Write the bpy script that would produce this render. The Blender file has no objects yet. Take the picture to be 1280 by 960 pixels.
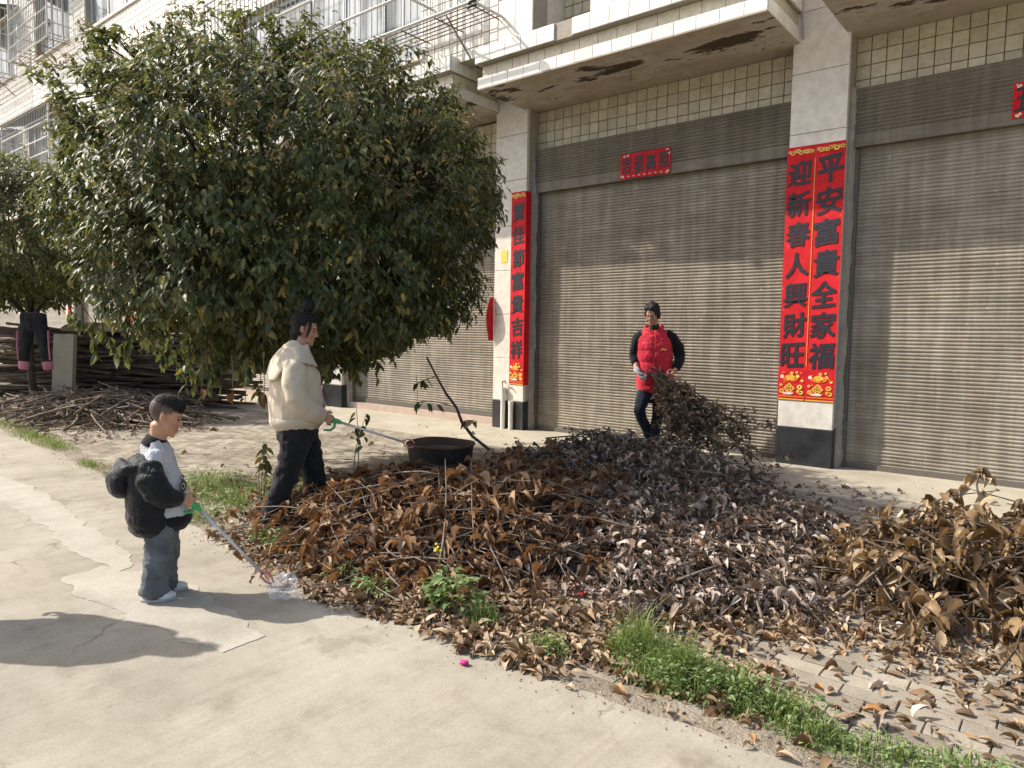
import bpy, bmesh, math, random
import numpy as np
from mathutils import Vector, Matrix, noise
random.seed(7); rng = np.random.default_rng(7)
S = bpy.context.scene; COL = S.collection
# ---------------------------------------------------------------- camera, sky, sun, exposure
PI_, RO, YA = 0.07066, 0.01576, 0.68551
F0 = Vector((-math.sin(YA), math.cos(YA), 0)); R0 = Vector((math.cos(YA), math.sin(YA), 0)); U0 = Vector((0, 0, 1))
FW = F0*math.cos(PI_) - U0*math.sin(PI_); UP = U0*math.cos(PI_) + F0*math.sin(PI_)
RT = R0*math.cos(RO) + UP*math.sin(RO); UP = UP*math.cos(RO) - R0*math.sin(RO)
cam = bpy.data.objects.new('camera', bpy.data.cameras.new('camera')); COL.objects.link(cam)
M = Matrix.Identity(4)
for i in range(3):
    M[i][0], M[i][1], M[i][2] = RT[i], UP[i], -FW[i]
M.translation = (0, 0, 1.4); cam.matrix_world = M
cam.data.sensor_width = 36; cam.data.lens = 885.7/1280*36; cam.data.clip_start = .05; cam.data.clip_end = 2000
S.camera = cam
CAMP = np.array((0, 0, 1.4))
SUN_EL = math.radians(41.9); SUN_H = Vector((-.872, -.490, 0)).normalized()
W = bpy.data.worlds.new('World'); S.world = W; W.use_nodes = True
nt = W.node_tree; bg = nt.nodes['Background']
sky = nt.nodes.new('ShaderNodeTexSky'); sky.sky_type = 'NISHITA'; sky.sun_disc = False
sky.sun_elevation = SUN_EL; sky.sun_rotation = math.atan2(SUN_H.x, SUN_H.y) % (2*math.pi)
sky.air_density = 1.0; sky.dust_density = 3.0; sky.ozone_density = .4
nt.links.new(sky.outputs[0], bg.inputs[0]); bg.inputs[1].default_value = .15
sl = bpy.data.lights.new('sun', 'SUN'); sl.energy = 4.5; sl.angle = math.radians(.55); sl.color = (1, .945, .86)
so = bpy.data.objects.new('sun', sl); COL.objects.link(so)
sd = SUN_H*math.cos(SUN_EL) + U0*math.sin(SUN_EL)
so.rotation_euler = sd.to_track_quat('Z', 'Y').to_euler(); so.location = sd*30
S.view_settings.view_transform = 'Standard'; S.view_settings.look = 'None'; S.view_settings.gamma = 1
S.view_settings.exposure = 0.52

# ---------------------------------------------------------------- materials
def mat(name, rough=.7, spec=.3):
    m = bpy.data.materials.new(name); m.use_nodes = True
    b = m.node_tree.nodes['Principled BSDF']; b.inputs['Roughness'].default_value = rough
    b.inputs['Specular IOR Level'].default_value = spec
    return m, m.node_tree.nodes, m.node_tree.links, b
def ramp(nodes, stops, interp='LINEAR'):
    r = nodes.new('ShaderNodeValToRGB'); r.color_ramp.interpolation = interp
    e = r.color_ramp.elements
    while len(e) < len(stops): e.new(.5)
    for k, (p, c) in enumerate(stops):
        e[k].position = p; e[k].color = (*c, 1) if len(c) == 3 else c
    return r
def tex(nodes, links, kind, scale, vec=None, **kw):
    t = nodes.new('ShaderNodeTex'+kind); t.inputs['Scale'].default_value = scale
    for k, v in kw.items():
        if k in t.inputs: t.inputs[k].default_value = v
        else: setattr(t, k, v)
    if vec: links.new(vec, t.inputs['Vector'])
    return t
def coords(nodes, links, which='Object', scale=(1, 1, 1)):
    tc = nodes.new('ShaderNodeTexCoord')
    mp = nodes.new('ShaderNodeMapping'); mp.inputs['Scale'].default_value = scale
    links.new(tc.outputs[which], mp.inputs[0]); return mp.outputs[0]
def wcoords(nodes, links, scale=(1, 1, 1)):
    g = nodes.new('ShaderNodeNewGeometry'); mp = nodes.new('ShaderNodeMapping'); mp.inputs['Scale'].default_value = scale
    links.new(g.outputs['Position'], mp.inputs[0]); return mp.outputs[0]
def mix(nodes, links, a, b, fac, mode='MIX'):
    x = nodes.new('ShaderNodeMix'); x.data_type = 'RGBA'; x.blend_type = mode
    for s, v in ((0, fac), (6, a), (7, b)):
        if hasattr(v, 'node'): links.new(v, x.inputs[s])
        elif s == 0: x.inputs[0].default_value = v
        else: x.inputs[s].default_value = (*v, 1)
    return x.outputs[2]
def math_n(nodes, links, op, a, b=None):
    x = nodes.new('ShaderNodeMath'); x.operation = op
    for i, v in ((0, a), (1, b)):
        if v is None: continue
        if hasattr(v, 'node'): links.new(v, x.inputs[i])
        else: x.inputs[i].default_value = v
    return x.outputs[0]
def bump(nodes, links, b, h, dist=.01, strength=.6):
    n = nodes.new('ShaderNodeBump'); n.inputs['Distance'].default_value = dist; n.inputs['Strength'].default_value = strength
    links.new(h, n.inputs['Height']); links.new(n.outputs[0], b.inputs['Normal'])
def grainy(name, c1, c2, scale=6, rough=.8, spec=.2, bdist=.004, fine=60, stain=None, vary=0.0):
    """two tone surface: large soft patches, fine grain, optional stain colour, optional per piece variation"""
    m, n, l, b = mat(name, rough, spec); v = wcoords(n, l)
    big = tex(n, l, 'Noise', scale, v, Detail=6, Roughness=.65); fin = tex(n, l, 'Noise', fine, v, Detail=4)
    r = ramp(n, [(.3, c1), (.7, c2)]); l.new(big.outputs[0], r.inputs[0])
    r2 = ramp(n, [(.3, (.78,)*3), (.7, (1.15,)*3)]); l.new(fin.outputs[0], r2.inputs[0])
    c = mix(n, l, r.outputs[0], r2.outputs[0], .6, 'MULTIPLY')
    if stain:
        s = tex(n, l, 'Noise', scale*.45, v, Detail=8, Roughness=.7); rs = ramp(n, [(.52, (0,)*3), (.68, (1,)*3)]); l.new(s.outputs[0], rs.inputs[0])
        c = mix(n, l, c, stain, math_n(n, l, 'MULTIPLY', rs.outputs[0], .65))
    if vary:
        oi = n.new('ShaderNodeObjectInfo'); g = n.new('ShaderNodeNewGeometry')
        rr = math_n(n, l, 'FRACT', math_n(n, l, 'ADD', oi.outputs['Random'], g.outputs['Random Per Island']))
        rv = ramp(n, [(0, (1-vary,)*3), (1, (1+vary*.6,)*3)]); l.new(rr, rv.inputs[0])
        c = mix(n, l, c, rv.outputs[0], 1, 'MULTIPLY')
    l.new(c, b.inputs['Base Color'])
    if bdist: bump(n, l, b, fin.outputs[0], bdist)
    return m
def leafmat(name, stops, rough=.45, trans=.25, tcol=(.25, .35, .05), spec=.4):
    m, n, l, b = mat(name, rough, spec)
    oi = n.new('ShaderNodeObjectInfo'); g = n.new('ShaderNodeNewGeometry')
    rr = math_n(n, l, 'FRACT', math_n(n, l, 'ADD', oi.outputs['Random'], g.outputs['Random Per Island']))
    r = ramp(n, stops); l.new(rr, r.inputs[0])
    nz = tex(n, l, 'Noise', 45, wcoords(n, l), Detail=3); r2 = ramp(n, [(.3, (.7,)*3), (.7, (1.2,)*3)]); l.new(nz.outputs[0], r2.inputs[0])
    c = mix(n, l, r.outputs[0], r2.outputs[0], .7, 'MULTIPLY'); l.new(c, b.inputs['Base Color'])
    bump(n, l, b, nz.outputs[0], .004, .5)
    t = n.new('ShaderNodeBsdfTranslucent'); l.new(mix(n, l, c, tcol, .5), t.inputs[0])
    ms = n.new('ShaderNodeMixShader'); ms.inputs[0].default_value = trans
    l.new(b.outputs[0], ms.inputs[1]); l.new(t.outputs[0], ms.inputs[2])
    l.new(ms.outputs[0], n['Material Output'].inputs[0]); return m
def cloth(name, c, rough=.9, weave=700, vary=.15, crease=.55):
    m, n, l, b = mat(name, rough, .15); v = coords(n, l)
    a = tex(n, l, 'Noise', 9, v, Detail=5); f = tex(n, l, 'Noise', weave, v, Detail=2)
    r = ramp(n, [(.3, tuple(x*(1-vary) for x in c)), (.7, tuple(min(1, x*(1+vary)) for x in c))]); l.new(a.outputs[0], r.inputs[0])
    wr = tex(n, l, 'Noise', 24, coords(n, l, 'Object', (1, 1, .55)), Detail=5, Roughness=.55, Distortion=.8)
    wa = math_n(n, l, 'ABSOLUTE', math_n(n, l, 'SUBTRACT', wr.outputs[0], .5))
    l.new(r.outputs[0], b.inputs['Base Color']); bump(n, l, b, math_n(n, l, 'ADD', math_n(n, l, 'MULTIPLY', f.outputs[0], .12), math_n(n, l, 'MULTIPLY', wa, 3.0)), .012, crease)
    b.inputs['Sheen Weight'].default_value = .15
    return m
def plain(name, c, rough=.6, spec=.3, metal=0):
    m, n, l, b = mat(name, rough, spec); v = coords(n, l)
    a = tex(n, l, 'Noise', 30, v, Detail=4); r = ramp(n, [(.3, tuple(x*.88 for x in c)), (.7, tuple(min(1, x*1.1) for x in c))])
    l.new(a.outputs[0], r.inputs[0]); l.new(r.outputs[0], b.inputs['Base Color']); b.inputs['Metallic'].default_value = metal
    return m
MT = {}
# ---------------------------------------------------------------- mesh helpers
class MB:
    def __init__(s): s.v = []; s.f = []
    def box(s, x0, x1, y0, y1, z0, z1):
        k = len(s.v)
        s.v += [(x0,y0,z0),(x1,y0,z0),(x1,y1,z0),(x0,y1,z0),(x0,y0,z1),(x1,y0,z1),(x1,y1,z1),(x0,y1,z1)]
        s.f += [tuple(k+i for i in q) for q in ((0,3,2,1),(4,5,6,7),(0,1,5,4),(1,2,6,5),(2,3,7,6),(3,0,4,7))]; return s
    def plate(s, x0, x1, z0, z1, yf, yb, c=.004):
        """slab facing -Y with a chamfered front"""
        k = len(s.v)
        s.v += [(x0,yb,z0),(x1,yb,z0),(x1,yb,z1),(x0,yb,z1),(x0,yf+c,z0),(x1,yf+c,z0),(x1,yf+c,z1),(x0,yf+c,z1),
                (x0+c,yf,z0+c),(x1-c,yf,z0+c),(x1-c,yf,z1-c),(x0+c,yf,z1-c)]
        for a, b_ in ((0, 4), (4, 8)):
            for i in range(4): j = (i+1) % 4; s.f.append((k+a+i, k+a+j, k+b_+j, k+b_+i))
        s.f += [(k+8,k+9,k+10,k+11), (k+3,k+2,k+1,k)]; return s
    def tube(s, pts, r, n=6, cap=True):
        pts = [Vector(p) for p in pts]; k = len(s.v); rr = r if hasattr(r, '__len__') else [r]*len(pts)
        for i, p in enumerate(pts):
            t = (pts[min(i+1, len(pts)-1)] - pts[max(i-1, 0)])
            t = t.normalized() if t.length > 1e-9 else Vector((0, 0, 1))
            a = t.cross(Vector((0, 0, 1)) if abs(t.z) < .9 else Vector((1, 0, 0))).normalized(); b = t.cross(a)
            for j in range(n):
                q = 2*math.pi*j/n; s.v.append(tuple(p + (a*math.cos(q)+b*math.sin(q))*rr[i]))
        for i in range(len(pts)-1):
            for j in range(n):
                j2 = (j+1) % n; s.f.append((k+i*n+j, k+i*n+j2, k+(i+1)*n+j2, k+(i+1)*n+j))
        if cap:
            s.f.append(tuple(k+j for j in range(n))[::-1]); e = k+(len(pts)-1)*n; s.f.append(tuple(e+j for j in range(n)))
        return s
    def ell(s, c, r, rot=None, nu=14, nv=10):
        k = len(s.v); c = Vector(c)
        for i in range(nv+1):
            th = math.pi*i/nv
            for j in range(nu):
                ph = 2*math.pi*j/nu
                p = Vector((r[0]*math.sin(th)*math.cos(ph), r[1]*math.sin(th)*math.sin(ph), r[2]*math.cos(th)))
                if rot: p = rot @ p
                s.v.append(tuple(c+p))
        for i in range(nv):
            for j in range(nu):
                j2 = (j+1) % nu; s.f.append((k+i*nu+j, k+(i+1)*nu+j, k+(i+1)*nu+j2, k+i*nu+j2))
        return s
    def loft(s, rings, side=(0, 1, 0), n=18, cap=True):
        """rings: (x,y,z,ra,rb): ra across the tube along the third axis, rb along side; rounded ends"""
        pts = [Vector(r[:3]) for r in rings]; R = [(r[3], r[4]) for r in rings]
        if cap:
            t0 = (pts[0]-pts[1]).normalized(); t1 = (pts[-1]-pts[-2]).normalized(); a0 = min(R[0]); a1 = min(R[-1])
            pts = [pts[0]+t0*a0*.5, pts[0]+t0*a0*.3] + pts + [pts[-1]+t1*a1*.3, pts[-1]+t1*a1*.5]
            R = [(R[0][0]*.25, R[0][1]*.25), (R[0][0]*.75, R[0][1]*.75)] + R + [(R[-1][0]*.75, R[-1][1]*.75), (R[-1][0]*.25, R[-1][1]*.25)]
        k = len(s.v); sd_ = Vector(side)
        for i, p in enumerate(pts):
            t = (pts[min(i+1, len(pts)-1)] - pts[max(i-1, 0)]).normalized()
            b = (sd_ - t*sd_.dot(t)); b = b.normalized() if b.length > 1e-6 else Vector((1, 0, 0)); a = b.cross(t)
            for j in range(n):
                q = 2*math.pi*j/n; s.v.append(tuple(p + a*math.cos(q)*R[i][0] + b*math.sin(q)*R[i][1]))
        m = len(pts)
        for i in range(m-1):
            for j in range(n):
                j2 = (j+1) % n; s.f.append((k+i*n+j, k+i*n+j2, k+(i+1)*n+j2, k+(i+1)*n+j))
        s.f.append(tuple(k+j for j in range(n))[::-1]); e = k+(m-1)*n; s.f.append(tuple(e+j for j in range(n)))
        return s
    def mesh(s, name, m=None, smooth=False):
        me = bpy.data.meshes.new(name); me.from_pydata(s.v, [], s.f); me.update()
        if m: me.materials.append(m)
        if smooth: me.polygons.foreach_set('use_smooth', [True]*len(me.polygons))
        return me
    def obj(s, name, m, parent=None, smooth=False):
        return link(name, s.mesh(name, m, smooth), parent)
def link(name, me, parent=None):
    o = bpy.data.objects.new(name, me); COL.objects.link(o)
    if parent: o.parent = parent
    return o
def tag(o, label=None, cat=None, group=None, kind=None):
    for k, v in (('label', label), ('category', cat), ('group', group), ('kind', kind)):
        if v: o[k] = v
    return o
def empty(name, loc=(0, 0, 0), rz=0, label=None, cat=None, group=None, kind=None):
    o = link(name, None); o.location = loc; o.rotation_euler = (0, 0, rz); o.empty_display_size = .1
    return tag(o, label, cat, group, kind)
def fastmesh(name, V, F, m, smooth=True):
    """V (n,3); F list of (k,w) integer arrays"""
    me = bpy.data.meshes.new(name); me.vertices.add(len(V)); me.vertices.foreach_set('co', np.ascontiguousarray(V, dtype=np.float32).ravel())
    tot = sum(f.size for f in F); npol = sum(len(f) for f in F)
    me.loops.add(tot); me.loops.foreach_set('vertex_index', np.concatenate([f.ravel() for f in F]).astype(np.int32))
    me.polygons.add(npol)
    sizes = np.concatenate([np.full(len(f), f.shape[1]) for f in F]); st = np.concatenate(([0], np.cumsum(sizes)[:-1])).astype(np.int32)
    me.polygons.foreach_set('loop_start', st)
    me.update(calc_edges=True); me.validate()
    if smooth: me.polygons.foreach_set('use_smooth', np.ones(len(me.polygons), dtype=bool))
    if m: me.materials.append(m)
    return me
def remesh(mb, voxel, m, smooth_it=3, name='mesh'):
    o = mb.obj(name, None); md = o.modifiers.new('r', 'REMESH'); md.mode = 'VOXEL'; md.voxel_size = voxel
    sm = o.modifiers.new('s', 'SMOOTH'); sm.iterations = smooth_it; sm.factor = .5
    dg = bpy.context.evaluated_depsgraph_get(); me = bpy.data.meshes.new_from_object(o.evaluated_get(dg))
    old = o.data; bpy.data.objects.remove(o); bpy.data.meshes.remove(old)
    me.name = name; me.materials.clear(); me.materials.append(m)
    me.polygons.foreach_set('use_smooth', np.ones(len(me.polygons), dtype=bool))
    return me
def displace(me, fn):
    n = len(me.vertices); co = np.empty(n*3, np.float32); me.vertices.foreach_get('co', co); co = co.reshape(-1, 3)
    no = np.empty(n*3, np.float32); me.vertices.foreach_get('normal', no); no = no.reshape(-1, 3)
    d = np.array([fn(Vector(c)) for c in co.tolist()]); co = co + no*d[:, None]
    me.vertices.foreach_set('co', co.astype(np.float32).ravel()); me.update(); return me
# leaves -----------------------------------------------------------------------------------
def leaf_base(curl=.0, fold=.12, droop=.15, torn=0, wave=0):
    ys = [0, .16, .42, .72, 1.0]; ws = [.05, .72, 1.0, .66, 0]
    V = []; F4 = []; F3 = []
    for y, w in zip(ys, ws):
        z = -droop*y*y - curl*(y-.5)**2*2 + wave*math.sin(y*7)
        if w == 0: V.append((0, y, z))
        else: V += [(-w*.5, y, z+fold*w+curl*w*.25), (0, y, z), (w*.5*(1-torn*(y > .3)), y-.12*torn*(y > .3), z+wave*.8+fold*w*.8+curl*w*.35*(1-.4*y))]
    for i in range(3):
        a = i*3; F4 += [(a, a+1, a+4, a+3), (a+1, a+2, a+5, a+4)]
    F3 += [(9, 10, 12), (10, 11, 12)]
    return np.array(V, float), np.array(F4), np.array(F3)
LB = {'torn': leaf_base(.3, .2, .1, .75), 'roll': leaf_base(.15, .55, .25, 0, .03), 'wavy': leaf_base(.1, .1, .3, .15, .07), 'fresh': leaf_base(0, .10, .25), 'dry': leaf_base(.22, .13, .12), 'flat': leaf_base(.08, .06, .05), 'curl': leaf_base(.45, .24, -.12)}
def frames(axis, nrm):
    a = axis/np.linalg.norm(axis, axis=1, keepdims=True)
    s = np.cross(a, nrm); s /= (np.linalg.norm(s, axis=1, keepdims=True)+1e-9); n = np.cross(s, a)
    return np.stack([s, a, n], axis=2)      # columns
def leaves_mesh(name, kinds, P, A, N, L, Wd, m):
    Rm = frames(A, N); ks = list(kinds); pick = rng.integers(0, len(ks), len(P)); Vs = []; Q = []; T = []; off = 0
    for ki, kname in enumerate(ks):
        V, F4, F3 = LB[kname]; idx = np.where(pick == ki)[0]
        if len(idx) == 0: continue
        sc = np.stack([Wd[idx], L[idx], L[idx]], 1); loc = V[None]*sc[:, None, :]
        w = np.einsum('nij,nkj->nki', Rm[idx], loc) + P[idx][:, None, :]
        Vs.append(w.reshape(-1, 3)); b = (off+np.arange(len(idx))*len(V))[:, None, None]
        Q.append((F4[None]+b).reshape(-1, 4)); T.append((F3[None]+b).reshape(-1, 3)); off += len(idx)*len(V)
    return fastmesh(name, np.concatenate(Vs), Q+T, m)
LMESH = {}
def leaf_part(kind, m):
    key = (kind, m.name)
    if key not in LMESH:
        V, F4, F3 = LB[kind]; LMESH[key] = fastmesh('leaf', V, [F4, F3], m)
    return LMESH[key]
def leaf_set(root, kinds, P, A, N, L, Wd, m, stuffname='foliage', nind=300, score=None):
    """the nind leaves that show largest become parts, the rest one joined part"""
    P, A, N, L, Wd = [np.asarray(x, float) for x in (P, A, N, L, Wd)]
    if nind:
        if score is None: score = L/np.linalg.norm(P-CAMP, axis=1)**2
        o = np.argsort(-score); ind, rest = o[:nind], o[nind:]
    else: ind, rest = [], np.arange(len(P))
    root_inv = root.matrix_basis.inverted()
    if len(rest):
        me = leaves_mesh(stuffname, kinds, P[rest], A[rest], N[rest], L[rest], Wd[rest], m)
        me.transform(root_inv); tag(link(stuffname, me, root), kind='stuff')
    if len(ind):
        Rm = frames(A[ind], N[ind]); ks = list(kinds)
        for k, i in enumerate(ind):
            o = link('leaf', leaf_part(ks[k % len(ks)], m), root)
            X = Matrix.Identity(4)
            for r in range(3):
                X[r][0] = Rm[k][r][0]*Wd[i]; X[r][1] = Rm[k][r][1]*L[i]; X[r][2] = Rm[k][r][2]*L[i]; X[r][3] = P[i][r]
            o.matrix_basis = root_inv @ X
def rnd(a, b): return random.uniform(a, b)
# ---------------------------------------------------------------- material instances
def road_mat():
    m, n, l, b = mat('road_concrete', .85, .2); v = wcoords(n, l)
    st = tex(n, l, 'Noise', 1, wcoords(n, l, (42, 1.6, 1)), Detail=3)                 # broom lines across the road
    big = tex(n, l, 'Noise', .9, v, Detail=8, Roughness=.65); mid = tex(n, l, 'Noise', 5, v, Detail=8, Roughness=.7)
    fin = tex(n, l, 'Noise', 85, v, Detail=7, Roughness=.75)
    r = ramp(n, [(.28, (.25, .225, .18)), (.5, (.345, .312, .25)), (.72, (.41, .375, .308))]); l.new(big.outputs[0], r.inputs[0])
    r2 = ramp(n, [(.3, (.76, .74, .70)), (.5, (1, 1, 1)), (.75, (1.12, 1.12, 1.12))]); l.new(mid.outputs[0], r2.inputs[0])
    c = mix(n, l, r.outputs[0], r2.outputs[0], .8, 'MULTIPLY')
    r3 = ramp(n, [(.30, (.60,)*3), (.44, (.95,)*3), (.7, (1.14,)*3)]); l.new(fin.outputs[0], r3.inputs[0]); c = mix(n, l, c, r3.outputs[0], .8, 'MULTIPLY')
    r4 = ramp(n, [(.3, (.88,)*3), (.7, (1.07,)*3)]); l.new(st.outputs[0], r4.inputs[0]); c = mix(n, l, c, r4.outputs[0], .5, 'MULTIPLY')
    # damp looking blotches and hairline cracks
    s = tex(n, l, 'Noise', 1.7, v, Detail=9, Roughness=.72); rs = ramp(n, [(.585, (0,)*3), (.66, (1,)*3)]); l.new(s.outputs[0], rs.inputs[0])
    c = mix(n, l, c, (.20, .175, .14), math_n(n, l, 'MULTIPLY', rs.outputs[0], .62))
    wv = n.new('ShaderNodeVectorMath'); wv.operation = 'ADD'; wn = tex(n, l, 'Noise', 3, v, Detail=6); l.new(v, wv.inputs[0])
    sc = n.new('ShaderNodeVectorMath'); sc.operation = 'SCALE'; sc.inputs['Scale'].default_value = .5; l.new(wn.outputs['Color'], sc.inputs[0]); l.new(sc.outputs[0], wv.inputs[1])
    vo = tex(n, l, 'Voronoi', .62, wv.outputs[0], feature='DISTANCE_TO_EDGE'); rc = ramp(n, [(0, (1,)*3), (.006, (0,)*3)]); l.new(vo.outputs['Distance'], rc.inputs[0])
    cm = ramp(n, [(.47, (0,)*3), (.56, (1,)*3)]); l.new(big.outputs[0], cm.inputs[0])
    ck = math_n(n, l, 'MULTIPLY', rc.outputs[0], cm.outputs[0])
    c = mix(n, l, c, (.13, .11, .085), math_n(n, l, 'MULTIPLY', ck, .75))
    l.new(c, b.inputs['Base Color'])
    h = math_n(n, l, 'ADD', math_n(n, l, 'MULTIPLY', st.outputs[0], .5), math_n(n, l, 'SUBTRACT', fin.outputs[0], ck)); bump(n, l, b, h, .0025, .45)
    return m
def shutter_mat(tint=1.0):
    m, n, l, b = mat('shutter_paint', .5, .35); v = wcoords(n, l); oi = n.new('ShaderNodeObjectInfo')
    a = tex(n, l, 'Noise', 1.3, wcoords(n, l, (1, 1, 2.5)), Detail=7, Roughness=.7)
    r = ramp(n, [(.3, (.26, .232, .192)), (.7, (.40, .36, .302))]); l.new(a.outputs[0], r.inputs[0])
    s = tex(n, l, 'Noise', 1, wcoords(n, l, (3, 1, 75)), Detail=2); r2 = ramp(n, [(.35, (.80,)*3), (.65, (1.12,)*3)]); l.new(s.outputs[0], r2.inputs[0])
    c = mix(n, l, r.outputs[0], r2.outputs[0], .8, 'MULTIPLY')
    # white scuffs where stickers were torn off, in a band at chest height
    dr = tex(n, l, 'Noise', 1, wcoords(n, l, (9, 1, .7)), Detail=5, Roughness=.65); r5 = ramp(n, [(.42, (.74, .72, .69)), (.6, (1.06,)*3)]); l.new(dr.outputs[0], r5.inputs[0])
    c = mix(n, l, c, r5.outputs[0], .75, 'MULTIPLY')
    k = tex(n, l, 'Noise', 17, wcoords(n, l, (1, 1, 1.4)), Detail=3, Roughness=.5); rk = ramp(n, [(.715, (0,)*3), (.735, (1,)*3)]); l.new(k.outputs[0], rk.inputs[0])
    c = mix(n, l, c, (.55, .52, .47), math_n(n, l, 'MULTIPLY', rk.outputs[0], .8))
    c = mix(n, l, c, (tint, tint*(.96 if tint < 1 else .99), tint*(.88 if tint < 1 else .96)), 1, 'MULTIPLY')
    l.new(c, b.inputs['Base Color']); return m
def soffit_mat():
    m, n, l, b = mat('soffit_plaster', .9, .1); v = wcoords(n, l)
    a = tex(n, l, 'Noise', 3, v, Detail=7, Roughness=.7); r = ramp(n, [(.3, (.34, .28, .20)), (.7, (.47, .42, .34))]); l.new(a.outputs[0], r.inputs[0])
    s = tex(n, l, 'Noise', 1.5, wcoords(n, l, (.75, 1.9, 1)), Detail=11, Roughness=.72)
    band = n.new('ShaderNodeSeparateXYZ'); l.new(v, band.inputs[0])
    # peeling runs along the middle of the slab (y about 7.4)
    dy = math_n(n, l, 'ABSOLUTE', math_n(n, l, 'SUBTRACT', band.outputs[1], 7.38))
    sh = math_n(n, l, 'SUBTRACT', s.outputs[0], math_n(n, l, 'MULTIPLY', dy, .33))
    rs = ramp(n, [(.475, (0,)*3), (.505, (1,)*3)]); l.new(sh, rs.inputs[0])
    rl = ramp(n, [(.37, (0,)*3), (.46, (1,)*3)]); l.new(sh, rl.inputs[0])
    c = mix(n, l, r.outputs[0], (.52, .48, .41), math_n(n, l, 'MULTIPLY', rl.outputs[0], .8))
    c = mix(n, l, c, (.085, .065, .045), rs.outputs[0]); l.new(c, b.inputs['Base Color'])
    bump(n, l, b, math_n(n, l, 'SUBTRACT', a.outputs[0], rs.outputs[0]), .008, .7); return m
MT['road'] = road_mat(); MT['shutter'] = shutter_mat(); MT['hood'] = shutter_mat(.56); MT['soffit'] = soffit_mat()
MT['patch'] = grainy('patch_concrete', (.345, .317, .26), (.46, .428, .362), 3, .85, .2, .003, 110, stain=(.27, .24, .19))
MT['earth'] = grainy('bare_earth', (.17, .138, .10), (.36, .315, .25), 3, .95, .05, .02, 70, stain=(.11, .088, .062))
MT['sand'] = grainy('joint_sand', (.12, .10, .072), (.22, .19, .145), 3, .95, .05, .01, 60)
MT['ground'] = grainy('far_ground', (.25, .22, .17), (.33, .29, .23), .6, .95, .05, 0, 8)
MT['paver'] = grainy('paver_concrete', (.25, .218, .172), (.38, .335, .27), 2.5, .9, .1, .004, 90, stain=(.15, .122, .09), vary=.28)
MT['apron'] = grainy('apron_concrete', (.36, .32, .245), (.50, .455, .36), 1.6, .85, .2, .003, 80, stain=(.27, .23, .17))
MT['tile'] = grainy('cream_tile', (.50, .45, .33), (.62, .565, .43), 8, .35, .4, 0, 20, vary=.16)
MT['grout'] = grainy('dark_grout', (.10, .08, .05), (.19, .155, .105), 4, .95, .05, .002, 60)
MT['whitetile'] = grainy('white_wall_tile', (.72, .69, .62), (.83, .805, .74), 6, .35, .45, 0, 30, vary=.10)
MT['whitegrout'] = grainy('grey_grout', (.30, .27, .22), (.42, .385, .32), 5, .9, .1, 0, 50)
MT['slab'] = grainy('pillar_slab', (.68, .625, .54), (.78, .73, .645), 2.2, .4, .4, 0, 12, stain=(.60, .545, .46))
MT['plaster'] = grainy('grey_plaster', (.30, .275, .235), (.42, .39, .34), 9, .95, .1, .008, 40)
MT['black'] = grainy('black_granite', (.020, .021, .023), (.045, .047, .05), 5, .3, .5, 0, 130)
MT['pink'] = grainy('pink_granite', (.44, .34, .27), (.53, .42, .34), 8, .5, .4, 0, 90)
MT['darkmetal'] = plain('weathered_metal', (.10, .09, .078), .6, .4)
MT['rail'] = plain('guide_rail_metal', (.13, .115, .095), .55, .4)
MT['cage'] = plain('painted_bar', (.55, .54, .52), .45, .5)
MT['rust'] = grainy('rusty_bar', (.16, .11, .07), (.30, .23, .16), 12, .8, .2, 0, 50)
MT['frame'] = plain('window_frame_metal', (.62, .64, .66), .4, .5)
MT['pvc'] = plain('white_plastic_pipe', (.70, .68, .62), .4, .5)
MT['brownwood'] = plain('brown_lintel', (.30, .20, .13), .7, .2)
def glass_mat():
    m, n, l, b = mat('window_glass', .08, .8); v = wcoords(n, l, (1, 1, .3))
    a = tex(n, l, 'Noise', 2.2, v, Detail=2); r = ramp(n, [(.42, (.10, .12, .13)), (.56, (.42, .46, .48))]); l.new(a.outputs[0], r.inputs[0]); l.new(r.outputs[0], b.inputs['Base Color']); return m
MT['glass'] = glass_mat()
# ---------------------------------------------------------------- ground
EDGE = [(-80, 3.4), (-11.55, 3.03), (-6.87, 2.71), (-4.09, 2.32), (-2.89, 2.14), (-2.36, 2.28), (-1.83, 2.27), (-1.31, 2.3), (-.67, 2.35), (5, 2.5), (80, 3)]
def edge_y(x):
    for (a, b), (c, d) in zip(EDGE, EDGE[1:]):
        if x <= c: return b+(d-b)*(x-a)/(c-a)
    return 3
def edge_n(x): return edge_y(x) + .05*noise.noise((x*1.3, 0, 0)) + .03*noise.noise((x*5, 3, 0)) + .012*noise.noise((x*17, 3, 0))
g = MB(); g.v = [(-400, -400, -.09), (400, -400, -.09), (400, 400, -.09), (-400, 400, -.09)]; g.f = [(0, 1, 2, 3)]
tag(g.obj('ground', MT['ground']), kind='structure')
r = MB(); xs = [-80, -60, -40, -25, -16] + [-12+.06*i for i in range(234)] + [3, 6, 12, 30, 80]
for x in xs: r.v += [(x, -40, 0), (x, edge_n(x), 0), (x, edge_n(x)+.015, -.03), (x, edge_n(x)+.02, -.08)]
for i in range(len(xs)-1):
    for j in range(3): a = i*4+j; r.f.append((a, a+4, a+5, a+1))
tag(r.obj('road', MT['road']), kind='structure')
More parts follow.
